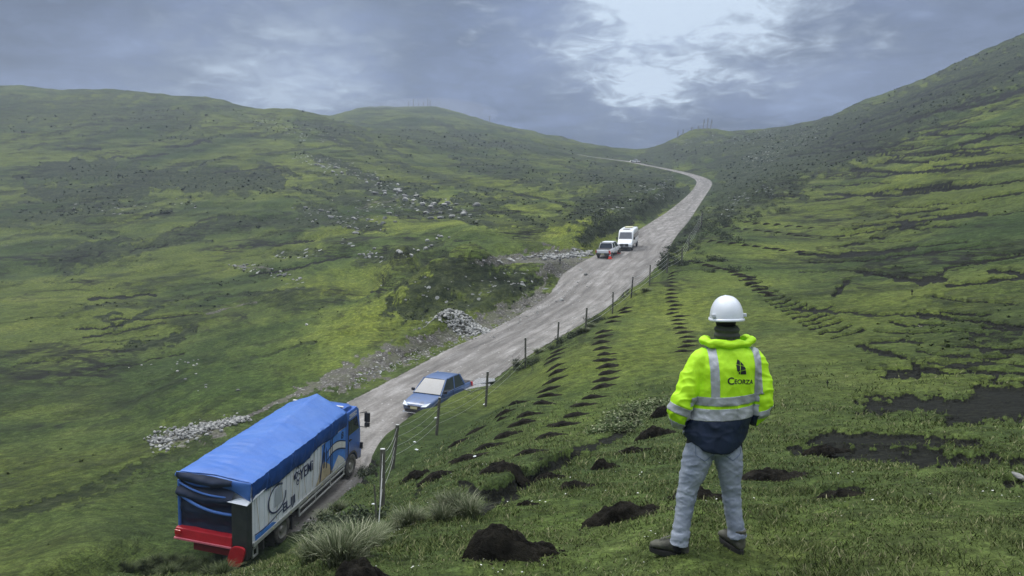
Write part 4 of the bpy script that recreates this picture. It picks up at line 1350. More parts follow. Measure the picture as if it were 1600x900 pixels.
# crumbs of soil thrown out round the big heaps
cs = []
for hn, c in zip(NAMED_HEAPS, _hp[len(HEAPS):]):
    d = depth(c)
    a = hn[2] / 2 * d / F
    for _ in range(int(18 + hn[2] * .8)):
        t = random.uniform(0, 6.28)
        q = abs(random.gauss(.95, .22))
        x, y = c[0] + math.cos(t) * a * q, c[1] + a * .25 + math.sin(t) * a * .55 * q
        cs.append((np.array([x, y, float(full_z(x, y)) + .004]), a * random.uniform(.012, .05)))
rubble('soil_crumbs', cs, 'crumbs of black soil scattered round the large peat heaps', M_PEAT)
# heap of quarried rubble left of the road
_c = hit(712, 503)
cs = []
for _ in range(620):
    a, q = random.uniform(0, 6.28), random.random() ** .5
    x, y = _c[0] + math.cos(a) * q * 2.9, _c[1] + .4 + math.sin(a) * q * 1.9
    z = float(full_z(x, y)) + max(0, (1 - q) ** .8) * .55 - .03
    cs.append((np.array([x, y, z]), random.uniform(.07, .2)))
rubble('rubble_heap', cs, 'heap of pale broken stones at the foot of the green mound')
cs = []
_l = hits([(242 + k * (120 / 260) + rng.normal(0, 4), 690 - k * (32 / 260) + rng.normal(0, 7.5 - k * .02)) for k in range(300)])
for p in _l:
    for _ in range(2):
        cs.append((p + np.array([rng.normal(0, .25), rng.normal(0, .25), .03]), random.uniform(.06, .15)))
rubble('rubble_strip', cs, 'strip of loose white rubble in the grass left of the truck')
cs = []
for p in hits([(u, 404 - (u - 850) * .11 + rng.normal(0, 2.4)) for u in rng.uniform(846, 925, 200)]):
    cs.append((p + np.array([0, 0, .08]), random.uniform(.1, .3)))
rubble('rubble_bank', cs, 'bank of grey rubble behind the gravel lay-by')
cs = []
for (u, v) in zip(rng.uniform(545, 925, 420), rng.normal(0, 5, 420)):
    vv = np.interp(u, [545, 640, 740, 820, 880, 925], [603, 562, 525, 494, 468, 430]) + v - 2
    cs.append((u, vv))
ps = hits(cs)
rubble('roadside_rubble', [(p, random.uniform(.03, .10)) for p in ps if not np.isnan(p[0])], 'loose gravel and small stones thrown up along the left road edge')

# ------------------------------------------------------------------ fence
M_POST = simple_mat('weathered_post', (.085, .085, .065), .9, var=.5, scale=9, bump=.01)
M_POSTD = simple_mat('dark_post', (.02, .02, .02), .8)
M_CAP = simple_mat('cut_post_top', (.55, .56, .54), .8)
M_WIRE = simple_mat('fence_wire', (.36, .37, .35), .5, metal=.3)
M_STEEL = simple_mat('mast_steel', (.22, .23, .25), .6)


def tube(p0, p1, r0, r1=None, n=8, cap=True):
    p0 = np.array(p0, float)
    p1 = np.array(p1, float)
    r1 = r0 if r1 is None else r1
    d = p1 - p0
    d = d / (np.linalg.norm(d) + 1e-9)
    a = np.cross(d, [0, 0, 1.0])
    if np.linalg.norm(a) < .1:
        a = np.cross(d, [1.0, 0, 0])
    a /= np.linalg.norm(a)
    b = np.cross(d, a)
    vs, fs = [], []
    for p, r in ((p0, r0), (p1, r1)):
        for k in range(n):
            t = 2 * math.pi * k / n
            vs.append(p + (a * math.cos(t) + b * math.sin(t)) * r)
    for k in range(n):
        fs.append((k, k + n, (k + 1) % n + n, (k + 1) % n))
    if cap:
        fs += [tuple(range(n)), tuple(range(2 * n - 1, n - 1, -1))]
    return vs, fs


class MB:
    """collects shapes for one mesh"""

    def __init__(self):
        self.v, self.f, self.m = [], [], []

    def add(self, vf, mi=0):
        n = len(self.v)
        self.v += [np.array(p, float) for p in vf[0]]
        self.f += [tuple(i + n for i in t) for t in vf[1]]
        self.m += [mi] * len(vf[1])
        return self

    def box(self, x0, x1, y0, y1, z0, z1, mi=0):
        vs = [(x, y, z) for x in (x0, x1) for y in (y0, y1) for z in (z0, z1)]
        return self.add((vs, [(0, 1, 3, 2), (4, 6, 7, 5), (0, 4, 5, 1), (2, 3, 7, 6), (0, 2, 6, 4), (1, 5, 7, 3)]), mi)

    def tube(self, p0, p1, r0, r1=None, n=8, mi=0):
        return self.add(tube(p0, p1, r0, r1, n), mi)

    def prism(self, prof, x0, x1, mi=0, axis='x'):
        """closed (y, z) profile extruded along x"""
        n = len(prof)
        vs = [(x0, a, b) for a, b in prof] + [(x1, a, b) for a, b in prof]
        if axis == 'y':
            vs = [(y, x, z) for x, y, z in vs]
        if axis == 'z':
            vs = [(y, z, x) for x, y, z in vs]
        fs = [tuple(range(n)), tuple(range(2 * n - 1, n - 1, -1))] + [(i, i + n, (i + 1) % n + n, (i + 1) % n) for i in range(n)]
        return self.add((vs, fs), mi)

    def loft(self, rings, mi=0, cap=True, closed=True):
        n = len(rings[0])
        vs = [p for r_ in rings for p in r_]
        fs = []
        for j in range(len(rings) - 1):
            for i in range(n if closed else n - 1):
                k = (i + 1) % n
                fs.append((j * n + i, j * n + k, (j + 1) * n + k, (j + 1) * n + i))
        if cap:
            fs += [tuple(range(n - 1, -1, -1)), tuple((len(rings) - 1) * n + i for i in range(n))]
        return self.add((vs, fs), mi)

    def build(self, name, mats, parent=None, bevel=0.0, smooth=False, seg=2, sub=0, angle=35):
        mats = mats if isinstance(mats, (list, tuple)) else [mats]
        me = bpy.data.meshes.new(name)
        me.from_pydata([tuple(p) for p in self.v], [], self.f)
        for m_ in mats:
            me.materials.append(m_)
        me.polygons.foreach_set('material_index', self.m)
        bm = bmesh.new()
        bm.from_mesh(me)
        bmesh.ops.recalc_face_normals(bm, faces=bm.faces)
        if bevel:
            ed = [e for e in bm.edges if len(e.link_faces) == 2 and e.calc_face_angle(0) > R(28)]
            bmesh.ops.bevel(bm, geom=ed, offset=bevel, segments=seg, affect='EDGES', profile=.6, clamp_overlap=True)
        bm.to_mesh(me)
        bm.free()
        if smooth:
            me.polygons.foreach_set('use_smooth', [True] * len(me.polygons))
            me.set_sharp_from_angle(angle=R(angle))
        o = bpy.data.objects.new(name, me)
        COL.objects.link(o)
        if sub:
            md = o.modifiers.new('sub', 'SUBSURF')
            md.levels = md.render_levels = sub
        if parent is not None:
            o.parent = parent
        return o


def empty(name, loc=(0, 0, 0), label=None, cat=None, group=None):
    o = bpy.data.objects.new(name, None)
    COL.objects.link(o)
    o.location = loc
    tag(o, label, cat, group)
    return o


POSTS = [((597, 790), (598, 702), 0), ((613, 733), (621, 664), 0), ((682, 680), (687, 621), 0), ((759, 635), (762, 581), 0), ((821, 575), (821, 528), 0), ((871, 539), (873, 503), 0), ((915, 517), (917, 481), 0),
         ((957, 490), (958, 456), 0), ((986, 466), (989, 433), 1), ((1015, 446), (1016, 414), 0), ((1042, 427), (1044, 395), 0), ((1065, 412), (1066, 386), 0), ((1076, 392), (1077, 366), 0), ((1091, 362), (1092, 343), 0), ((1096, 356), (1097, 330), 1)]
_pb = hits([p[0] for p in POSTS])
fence = empty('wire_fence', tuple(_pb[0]), 'wire fence on leaning weathered posts running up the bank beside the road', 'fence')
F0 = _pb[0]
tops = []
for (b_, t_, dk_), p in zip(POSTS, _pb):
    d = depth(p)
    top = at(t_[0], t_[1], d)
    tops.append(top)
    m = MB()
    rr_ = .052 if d < 60 else .075
    m.tube(p - F0 - (top - p) * .12, top - F0, rr_, rr_ * .92, 12, 0)
    dr = (top - p) / np.linalg.norm(top - p)
    m.tube(top - F0, top - F0 + dr * .012, rr_ * .9, rr_ * .86, 12, 1)
    o = m.build('post', [M_POSTD if dk_ else M_POST, M_CAP if not dk_ else M_POSTD], fence, smooth=True)
    if dk_:
        o['label'] = 'black fence post darker than the others'
for lvl in (.93, .72, .5, .3):
    m = MB()
    for k in range(len(POSTS) - 1):
        a = _pb[k] * (1 - lvl) + tops[k] * lvl
        b = _pb[k + 1] * (1 - lvl) + tops[k + 1] * lvl
        prev = a
        for t in (.25, .5, .75, 1):
            q = a * (1 - t) + b * t
            q = q - np.array([0, 0, .16 * t * (1 - t) * 4 * (.5 + lvl * .3)])
            m.tube(prev - F0, q - F0, .0042 if k < 5 else .010, n=5)
            prev = q
    # tail of wire hanging down to the stay at the near end
    st = hit(588, 838)
    q0 = _pb[0] * (1 - lvl) + tops[0] * lvl
    m.tube(q0 - F0, st - F0 + np.array([.03 * lvl, 0, .02]), .0045, n=5)
    m.build('wire', M_WIRE, fence)
# short stay post at the near end
sp_ = hit(590, 830)
m = MB().tube(sp_ - F0 - np.array([0, 0, .1]), at(585, 758, depth(sp_)) - F0, .014, .012, 8)
m.build('stay', M_POST, fence, smooth=True)

# ------------------------------------------------------------------ masts on the ridges
MASTS = [((1058, 219), (1059.3, 205), 0), ((1066.3, 218), (1067.7, 202), 0), ((1080, 214), (1081.3, 198.5), 1), ((1090.3, 210), (1091.7, 197), 1), ((1098.3, 208), (1100.3, 186.5), 0), ((1104.3, 208), (1106.3, 184.5), 0), ((1109.7, 208), (1112.3, 186.5), 0)]
FARM = [((638.5, 170), (638.5, 159), 0), ((646, 170), (646, 155), 0), ((653.7, 170), (653.7, 161), 0), ((661.6, 170), (661.6, 160), 0), ((668.4, 170), (668.4, 154), 0), ((672, 170), (672, 157), 0), ((765, 195), (765, 181), 1)]
MLAB = ['leftmost short thin mast on the ridge right of the pass', 'second short thin mast from the left on the ridge right of the pass', 'short mast with a crossarm, left one of the two crossarm masts', 'short mast with a crossarm next to the three tall masts',
        'tall mast on the knoll, left of the three tall ones', 'middle and tallest of the three tall masts on the knoll', 'tall leaning mast, right of the three on the knoll']


def skyline(u, v):
    for k in range(30):
        h_ = hit(u, v + k)
        if not np.isnan(h_[0]):
            return hit(u, v + k + 1.0)
    return None


for i, (b_, t_, cr) in enumerate(MASTS + FARM):
    p = skyline(b_[0], b_[1] - 12)
    if p is None or np.isnan(p[0]):
        continue
    d = depth(p)
    top = at(t_[0], t_[1], d)
    far = i >= len(MASTS)
    lab = MLAB[i] if not far else ('faint mast standing alone on the shoulder of the misty hill' if cr else 'faint thin mast in the mist on the far hill top')
    root = empty('radio_mast', tuple(p), lab, 'mast', 'masts on the ridges' if not far else ('masts on the misty hill' if not cr else None))
    q = top - p
    m = MB().tube((0, 0, -1), q, .32 if not far else .34, .22, 8)
    m.build('pole', M_STEEL, root, smooth=True)
    if cr:
        m = MB().box(q[0] - 1.0, q[0] + 1.0, q[1] - .1, q[1] + .1, q[2] - .75, q[2] - .45)
        m.build('crossarm', M_STEEL, root)
    else:
        m = MB().box(q[0] - .28, q[0] + .28, q[1] - .15, q[1] + .15, q[2] - 2.2, q[2] - .3)
        m.build('antenna', M_STEEL, root)

# ------------------------------------------------------------------ small stakes, flags
for (b_, t_, lab) in [((875, 413), (875, 402), 'thin dark stake standing on the gravel lay-by'), ((1425, 461), (1425, 452), 'tiny dark marker stake far out on the right slope'), ((1293, 604), (1293, 594), 'small dark marker stake on the turf right of the man')]:
    p = hit(*b_)
    d = depth(p)
    q = at(t_[0], t_[1], d) - p
    root = empty('marker_stake', tuple(p), lab, 'stake')
    w = .5 * d / F * 1.4
    MB().tube((0, 0, -.1), q, w, w, 8).build('pole', M_POSTD, root)
    MB().box(q[0] - w * 2.2, q[0] + w * 2.2, -w * .6, w * .6, q[2] * .5, q[2] * .78).build('plate', M_POSTD, root)
# scraps of white plastic on the fence line and turf
M_PLAST = simple_mat('white_plastic', (.75, .78, .8), .5)
for (u, v, lab) in [(742 - 0, 716, 'white plastic scrap lying on a dug strip of soil')] + [(648, 693, 'white plastic scrap below the second fence post, upper one'), (651, 705, 'white plastic scrap below the second fence post, lower one'), (681, 655, 'white plastic scrap tied at the third fence post'), (583, 791, 'white lid hanging beside the near fence post'), (757, 634, 'white scrap at the foot of the fourth fence post')]:
    p = hit(u, v)
    s = 3.2 * depth(p) / F
    pts = [(math.cos(k) * s * random.uniform(.7, 1.1), math.sin(k) * s * .6, random.uniform(-.1, .3) * s) for k in np.linspace(0, 5.6, 9)]
    m = MB()
    m.add((pts + [(0, 0, s * .6)] + [(a * .7, b * .7, c - s * .2) for a, b, c in pts], [(i, (i + 1) % 9, 9) for i in range(9)] + [(i, i + 10, (i + 1) % 9 + 10, (i + 1) % 9) for i in range(9)]))
    o = m.build('plastic_scrap', M_PLAST)
    o.location = (p[0], p[1], p[2] + .03 + s * .2)
    tag(o, lab, 'litter')
# puddle on the road
pu = np.array([project(*p) for p in [hit(745, 601)]])[0]
pts = []
for k in range(40):
    a = 2 * math.pi * k / 40
    rad = 1 + .22 * float(fbm(np.array([math.cos(a) * 1.4]), np.array([math.sin(a) * 1.4]), 3, 77)[0])
    pts.append((728 + 0 + 20 + math.cos(a) * 24 * rad, 601 - math.cos(a) * 5 + math.sin(a) * 9 * rad))
PW = hits(pts)
zc = float(np.nanmean(PW[:, 2]))
MB().add(([tuple(p + np.array([0, 0, .03])) for p in PW] + [tuple(np.nanmean(PW, 0) + np.array([0, 0, .035]))], [(i, (i + 1) % 40, 40) for i in range(40)]))
mp = new_mat('puddle_water')
nt = mp.node_tree
bs = N(nt, 'ShaderNodeBsdfPrincipled', ins={'Base Color': (.42, .45, .48, 1), 'Roughness': .08})
N(nt, 'ShaderNodeOutputMaterial', ins={0: bs.outputs[0]})
o = MB().add(([tuple(p + np.array([0, 0, .03])) for p in PW] + [tuple(np.nanmean(PW, 0) + np.array([0, 0, .035]))], [(i, (i + 1) % 40, 40) for i in range(40)])).build('puddle', mp)
tag(o, kind='structure')


# ------------------------------------------------------------------ vehicles
def paint(name, col, rough=.32, dust=(.26, .24, .21), amt=.75, top=1.0, coat=.6, metal=0.0, base=0.0):
    """car paint with road dust thrown up over the lower body"""
    m = new_mat(name)
    nt = m.node_tree
    tc = N(nt, 'ShaderNodeTexCoord')
    p = tc.outputs['Object']
    z = SEP(nt, p)[2]
    n = NOISE(nt, p, 3.0, 6, .7)
    hgt = MATH(nt, 'SUBTRACT', 1.0, MATH(nt, 'DIVIDE', z, top))
    f = MATH(nt, 'ADD', hgt, MATH(nt, 'MULTIPLY', MATH(nt, 'SUBTRACT', n, .5), 1.2))
    f = RAMP(nt, f, [(.25, base), (.8, amt)])
    c = MIX(nt, f, col, dust)
    bs = N(nt, 'ShaderNodeBsdfPrincipled', ins={'Base Color': c, 'Metallic': metal})
    rg = RAMP(nt, f, [(0, rough), (.6, .85)])
    nt.links.new(rg, bs.inputs['Roughness'])
    bs.inputs['Coat Weight'].default_value = coat
    bs.inputs['Coat Roughness'].default_value = .25
    N(nt, 'ShaderNodeOutputMaterial', ins={0: bs.outputs[0]})
    return m


M_GLASS = simple_mat('dark_window_glass', (.03, .04, .05), .08, spec=.8, var=.1)
M_WSH = simple_mat('windscreen_glass', (.085, .10, .125), .30, spec=.5, var=.2, scale=2)
M_TYRE = simple_mat('tyre_rubber', (.035, .035, .035), .9, dirt=(.20, .19, .17), dirt_amt=.8)
M_RIM = simple_mat('steel_rim', (.32, .32, .31), .5, metal=.5, dirt=(.22, .2, .18), dirt_amt=.7)
M_BLACK = simple_mat('black_plastic', (.018, .018, .02), .6, dirt=(.12, .11, .10), dirt_amt=.4)
M_LENS = simple_mat('headlight_lens', (.62, .68, .75), .12, spec=.9)
M_RED = simple_mat('red_paint', (.42, .012, .022), .45, var=.18, scale=3)
M_REDL = simple_mat('red_tail_lens', (.45, .02, .02), .25)
M_CHROME = simple_mat('bright_trim', (.75, .77, .8), .2, metal=.8)
M_WHITE = paint('white_paint', (.80, .82, .84), .35, amt=.45, top=.9)
M_BLUECAR = paint('blue_grey_paint', (.040, .105, .27), .28, dust=(.17, .18, .20), amt=.95, top=1.15, metal=.25, base=.18)
M_PLATE = simple_mat('number_plate', (.55, .52, .30), .5)
M_ORANGE = simple_mat('cone_orange', (.75, .06, .03), .6)


def cs(w, z0, z1, y, k=.72, n=5, inset=.0, rnd=.16):
    """cross-section ring of a car body: rounded at the top corners"""
    h = z1 - z0
    r_ = min(rnd, h * .45)
    pts = []
    pts.append((-w * .94, y, z0))
    pts.append((-w, y, z0 + h * .25))
    pts.append((-w, y, z0 + h * .6))
    for i in range(n):
        a = math.pi / 2 * i / (n - 1)
        pts.append((-w * (1 - inset) + r_ * (1 - math.cos(a)), y, z1 - r_ + r_ * math.sin(a)))
    pts += [(-x, yy, zz) for x, yy, zz in reversed(pts)]
    return pts


def wheel(root, x, y, r, w, side, name='wheel', dual=False):
    hub = bpy.data.objects.new(name, None)
    COL.objects.link(hub)
    hub.parent = root
    hub.location = (x, y, r)
    prof = [(-w / 2, r * .62), (-w / 2, r * .93), (-w * .36, r), (w * .36, r), (w / 2, r * .93), (w / 2, r * .62)]
    m = MB()
    n = 28
    rings = []
    for k in range(n):
        a = 2 * math.pi * k / n
        rings.append([(px, math.cos(a) * pr, math.sin(a) * pr) for px, pr in prof])
    rings.append(rings[0])
    m.loft(rings, 0, cap=False)
    m.build('tyre', M_TYRE, hub, smooth=True)
    m = MB()
    xs = side * w / 2
    prof = [(xs * .95, r * .64), (xs * .70, r * .56), (xs * .45, r * .28), (xs * .85, r * .22), (xs * .9, 0.001)]
    rings = []
    for k in range(n + 1):
        a = 2 * math.pi * k / n
        rings.append([(px, math.cos(a) * pr, math.sin(a) * pr) for px, pr in prof])
    m.loft(rings, 0, cap=False, closed=False)
    for k in range(8):
        a = 2 * math.pi * k / 8
        m.tube((xs * .5, math.cos(a) * r * .4, math.sin(a) * r * .4), (xs * .62, math.cos(a) * r * .4, math.sin(a) * r * .4), r * .045, n=6)
    m.build('rim', M_RIM, hub, smooth=True)
    return hub


def frame_matrix(pos, yaw, pitch, roll):
    cy, sy = math.cos(yaw), math.sin(yaw)
    Rz = Matrix(((cy, sy, 0), (-sy, cy, 0), (0, 0, 1)))
    c, s = math.cos(pitch), math.sin(pitch)
    Rx = Matrix(((1, 0, 0), (0, c, -s), (0, s, c)))
    c, s = math.cos(roll), math.sin(roll)
    Ry = Matrix(((c, 0, s), (0, 1, 0), (-s, 0, c)))
    return Matrix.Translation(Vector(pos)) @ (Rz @ Rx @ Ry).to_4x4()


def text_mesh(body, size, bold=.0, ext=.0):
    cu = bpy.data.curves.new('lettering', 'FONT')
    cu.body = body
    cu.size = size
    cu.offset = bold
    cu.extrude = ext
    cu.align_x = 'LEFT'
    ob = bpy.data.objects.new('lettering_tmp', cu)
    COL.objects.link(ob)
    dg = bpy.context.evaluated_depsgraph_get()
    me = bpy.data.meshes.new_from_object(ob.evaluated_get(dg))
    bpy.data.objects.remove(ob)
    v = [np.array(q.co[:]) for q in me.vertices]
    f = [tuple(q.vertices) for q in me.polygons]
    return v, f


# ---- the truck
def build_truck():
    root = empty('cargo_truck', label='blue and white cargo truck under a blue tarpaulin with a red rear bumper', cat='truck')
    root.matrix_world = frame_matrix(TR_POS, TR_YAW, TR_PITCH, TR_ROLL)
    m_tarp = simple_mat('blue_tarpaulin', (.042, .140, .46), .5, spec=.5, var=.10, scale=1.3, bump=.02, dirt=(.08, .19, .49), dirt_amt=.6)
    m_tarp_shade = simple_mat('blue_tarpaulin_side_shade', (.010, .055, .22), .55, spec=.3, var=.15, scale=1.5, bump=.02)  # same tarpaulin, its side shade painted in as a darker blue
    m_navy = simple_mat('dark_navy_canvas', (.006, .016, .045), .6, var=.3, scale=2)
    m_side = simple_mat('white_side_panel', (.78, .83, .90), .5, var=.05, scale=1.5, dirt=(.50, .48, .42), dirt_amt=.4)
    m_cab = paint('blue_cab_paint', (.025, .12, .48), .35, dust=(.22, .21, .19), amt=.85, top=1.9)
    m_alu = simple_mat('aluminium_rail', (.48, .50, .50), .5, metal=.3, dirt=(.25, .23, .2), dirt_amt=.5)
    m_ink = simple_mat('navy_lettering', (.012, .025, .085), .6)
    m_blu = simple_mat('blue_side_art', (.06, .21, .62), .5, var=.25, scale=2.5)
    m_pale = simple_mat('pale_side_art', (.62, .62, .60), .5, var=.15, scale=3)
    m_ochre = simple_mat('ochre_side_art', (.45, .38, .25), .5, var=.3, scale=3)
    m_grey = simple_mat('grey_side_art', (.40, .45, .50), .5, var=.1, scale=3)
    m_chas = simple_mat('chassis_steel', (.03, .03, .03), .7, dirt=(.14, .13, .12), dirt_amt=.6)
    m_door = simple_mat('dark_rear_panel', (.022, .028, .032), .55, var=.4, scale=2, dirt=(.06, .065, .055), dirt_amt=.7)
    HW, CL, ZB, ZT = 1.30, 6.95, 1.02, 3.28
    # cargo body with ribbed sides
    b = MB()
    b.box(-HW, HW, .02, CL, ZB, 3.05, 0)
    b.build('cargo_body', [m_side], root, bevel=.015)
    b = MB()
    for k in range(24):
        y = .18 + k * .29
        b.box(HW, HW + .022, y, y + .035, ZB + .08, 2.75, 0)
    b.build('side_rib', [m_side], root)
    b = MB()
    for k in range(9):
        y = .45 + k * .52
        b.tube((HW + .024, y, ZB + .2), (HW + .026, y + (.18 if k % 3 else -.22), 2.7), .007, n=5)
    b.build('strap_line', [m_ochre], root)
    # tarpaulin, draped over a raised front hoop
    ys = np.linspace(-.06, CL + .02, 90)
    rings = []
    for y in ys:
        t = min(max(y / CL, 0), 1)
        ridge = .52 * t ** 1.1 + .04
        hem = 2.62 + .05 * math.sin(y * 3.1) + .05 * math.sin(y * 1.3 + 1) - .05 * (1 - t)
        pts = []
        for k in range(12):        # left side up
            s = k / 11
            pts.append([-HW - .06 - .04 * math.sin(s * 3.1), y, hem + (ZT - .03 - hem) * s])
        for k in range(1, 30):
            s = k / 30
            x = -HW - .03 + (2 * HW + .06) * s
            sag = .012 * math.sin(y * 2 * math.pi / 1.15) * math.sin(math.pi * s)
            pts.append([x, y, ZT + ridge * (1 - abs(2 * s - 1)) ** 1.0 + sag + .03 * math.sin(math.pi * s)])
        for k in range(12):
            s = 1 - k / 11
            pts.append([HW + .06 + .04 * math.sin(s * 3.1), y, hem + (ZT - .03 - hem) * s])
        rings.append(pts)
    G = np.array(rings)
    yy, ss = G[..., 1], np.arange(G.shape[1])[None] / G.shape[1] + 0 * G[..., 1]
    w1 = fbm(yy * 1.6, ss * 4, 3, 90)
    w2 = fbm(yy * 6.0 + ss * 6, ss * 5, 3, 91)
    side = np.abs(G[..., 0]) > HW
    G[..., 2] += np.where(side, 0, .018 * w1 + .020 * w2)
    G[..., 0] += np.where(side, np.sign(G[..., 0]) * (.03 * w1 + .022 * w2), 0)
    b = MB()
    b.loft([[tuple(p) for p in r_] for r_ in G], 0, cap=False, closed=False)
    n0 = G.shape[1]
    # front gable of the tarpaulin closed
    top = [tuple(p) for p in G[-1]]
    cen = (0, CL + .02, 2.9)
    b.add((top + [cen], [(i, i + 1, n0) for i in range(n0 - 1)]))
    b.m = [1 if min(b.v[i_][0] for i_ in f_) > HW - .02 or max(b.v[i_][0] for i_ in f_) < -HW + .02 else 0 for f_ in b.f]  # side faces get the painted shade
    tp = b.build('tarpaulin', [m_tarp, m_tarp_shade], root, smooth=True, angle=50)
    md = tp.modifiers.new('cloth thickness', 'SOLIDIFY')
    md.thickness = .012
    # bows pressing through the cloth, ropes over the side band
    b = MB()
    for y in (1.0, 2.6, 4.2, 5.7):
        b.tube((HW + .125, y - .16, 3.24), (HW + .12, y + .1, 2.66), .010, n=5)
        b.tube((HW + .125, y - .16, 3.24), (HW + .12, y - .3, 2.66), .006, n=5)
    b.build('tie_rope', m_tarp, root)
    # rear curtain with hanging folds
    nu, nv = 60, 60
    V = []
    for j in range(nv):
        t = j / (nv - 1)
        for i in range(nu):
            s = i / (nu - 1)
            x = -HW - .03 + (2.08) * s
            sag = .34 * math.sin(math.pi * min(1, s * .72 + .1)) ** .8
            z = 3.30 + .02 - t * 2.0
            ph = (t - .10 * math.sin(math.pi * (s * .8 + .1))) * 2 * math.pi * 3.1
            amp = .10 * math.exp(-((t - .25) / .35) ** 2) + .015
            y = -.08 - amp * (1 + math.cos(ph)) - .03 * float(noise2(np.array([s * 5]), np.array([t * 9]), 4)[0])
            V.append((x, y, z))
    f = [(j * nu + i, j * nu + i + 1, (j + 1) * nu + i + 1, (j + 1) * nu + i) for j in range(nv - 1) for i in range(nu - 1)]
    b = MB().add((V, f))
    o = b.build('rear_curtain', [m_navy], root, smooth=True, angle=80)
    b = MB()      # the flap of blue tarpaulin turned over the rear edge
    V = []
    for j in range(10):
        t = j / 9
        for i in range(40):
            s = i / 39
            x = -HW - .08 + (2 * HW + .16) * s
            z = 3.30 - t * (.22 + .34 * s + .10 * math.sin(s * 7)) + .04 * (1 - abs(2 * s - 1)) * (1 - t)
            y = -.09 - .09 * math.sin(t * math.pi * .9) - .03 * math.sin(s * 9 + t * 5) - .03
            V.append((x, y, z))
    f = [(j * 40 + i, j * 40 + i + 1, (j + 1) * 40 + i + 1, (j + 1) * 40 + i) for j in range(9) for i in range(39)]
    b.add((V, f))
    o = b.build('rear_flap', [m_tarp], root, smooth=True, angle=80)
    md = o.modifiers.new('cloth thickness', 'SOLIDIFY')
    md.thickness = .012
    # two sagging blue folds and the blue corner roll
    for z0, sg, r0, x1 in ((2.50, .42, .050, .80), (2.92, .26, .035, .55)):
        b = MB()
        P = []
        for k in range(21):
            s = k / 20
            x = -HW + .02 + (x1 + HW) * s
            z = z0 - sg * (1 - (1 - s) ** 2.2) + .02
            P.append((x, -.16 - .10 * math.sin(s * 3.0), z))
        for a, c in zip(P[:-1], P[1:]):
            b.tube(a, c, r0, n=10)
        b.build('curtain_fold', [m_tarp], root, smooth=True)
    MB().tube((-HW - .02, -.12, 1.25), (-HW - .0, -.12, 3.0), .055, n=10).build('corner_roll', [m_tarp], root, smooth=True)
    # dark panel at the right rear corner with its white cap
    b = MB().box(.74, HW + .03, -.30, .01, .62, 2.60)
    b.build('rear_panel', m_door, root, bevel=.05)
    b = MB()
    b.add(([(.62, -.34, 2.63), (HW + .05, -.34, 2.60), (HW + .08, .5, 2.68), (HW + .08, 1.1, 2.80), (.95, -.20, 2.74), (HW + .04, .0, 2.72)], [(0, 1, 5, 4), (1, 2, 5), (2, 3, 5)]))
    o = b.build('white_cap', m_side, root)
    md = o.modifiers.new('edge', 'SOLIDIFY')
    md.thickness = .02
    # red bumper, lower bar, tilted red paddle
    b = MB().prism([(-.36, 1.02), (-.30, 1.36), (-.02, 1.38), (-.02, .98), (-.30, .92)], -HW - .06, .76)
    b.build('rear_bumper', M_RED, root, bevel=.03)
    b = MB().prism([(-.40, 1.00), (-.40, 1.055), (-.36, 1.06), (-.36, 1.00)], -HW - .06, .78)
    b.build('bumper_lip', simple_mat('pale_red_lip', (.62, .16, .20), .4), root)
    b = MB().prism([(-.22, .62), (-.22, .84), (-.14, .86), (-.14, .60)], -.75, .78)
    b.build('underrun_bar', simple_mat('dark_red_paint', (.17, .01, .016), .6), root, bevel=.015)
    b = MB()
    pr = []
    for k in range(24):
        a = 2 * math.pi * k / 24
        ex = abs(math.cos(a)) ** .6 * math.copysign(1, math.cos(a))
        ez = abs(math.sin(a)) ** .6 * math.copysign(1, math.sin(a))
        px, pz = ex * .28, ez * .38
        pr.append((1.0 + px + pz * .28, .80 + pz))
    b.prism([(x, z) for x, z in pr], -.48, -.40, axis='y')
    b.build('red_flap', M_RED, root, bevel=.02)
    b = MB().box(-HW - .02, -HW + .22, -.41, -.36, 1.18, 1.34)
    b.build('tail_light', M_REDL, root, bevel=.02)
    for y_ in (1.42, 2.66):
        MB().box(HW - .32, HW - .02, y_, y_ + .02, .18, .75).build('mud_flap', M_BLACK, root)
    for y_ in (1.2, 2.4, 3.6, 4.8, 6.0):
        MB().box(HW + .05, HW + .06, y_, y_ + .08, ZB - .06, ZB - .0).build('side_marker', M_PLATE, root)
    # lower body rail, skirt, side guards
    b = MB().box(HW - .02, HW + .05, .05, CL, ZB - .10, ZB + .06)
    b.build('body_rail', m_alu, root, bevel=.015)
    b = MB()
    for z in (.52, .78):
        b.box(HW + .02, HW + .06, 3.05, 6.85, z, z + .07)
    for y in (3.05, 4.3, 5.55, 6.78):
        b.box(HW + .01, HW + .05, y, y + .07, .50, .95)
    b.build('side_guard', m_alu, root, bevel=.01)
    b = MB()
    for z in (.45, .75):
        b.box(HW - .1, HW - .05, .12, .45, z, z + .05)
    for y in (.12, .40):
        b.box(HW - .1, HW - .05, y, y + .05, .45, .8)
    b.build('step_frame', m_alu, root)
    b = MB().box(-.45, -.32, .1, 8.2, .75, 1.0).box(.32, .45, .1, 8.2, .75, 1.0).box(-1.1, 1.1, 3.4, 4.6, .5, .95).box(-1.0, 1.0, 1.8, 2.2, .45, .62).box(-1.15, 1.15, .9, 1.0, .35, 1.0)
    b.build('chassis', m_chas, root)
    # artwork on the side: strips lie on top of the ribs
    X = HW + .030

    def slab(polys, mat, nm, x=X, th=.004):
        m_ = MB()
        for pl in polys:
            n_ = len(pl)
            vs = [(x, y, z) for y, z in pl] + [(x + th, y, z) for y, z in pl]
            m_.add((vs, [tuple(range(n_)), tuple(range(n_, 2 * n_))] + [(i, (i + 1) % n_, (i + 1) % n_ + n_, i + n_) for i in range(n_)]))
        return m_.build(nm, mat, root)

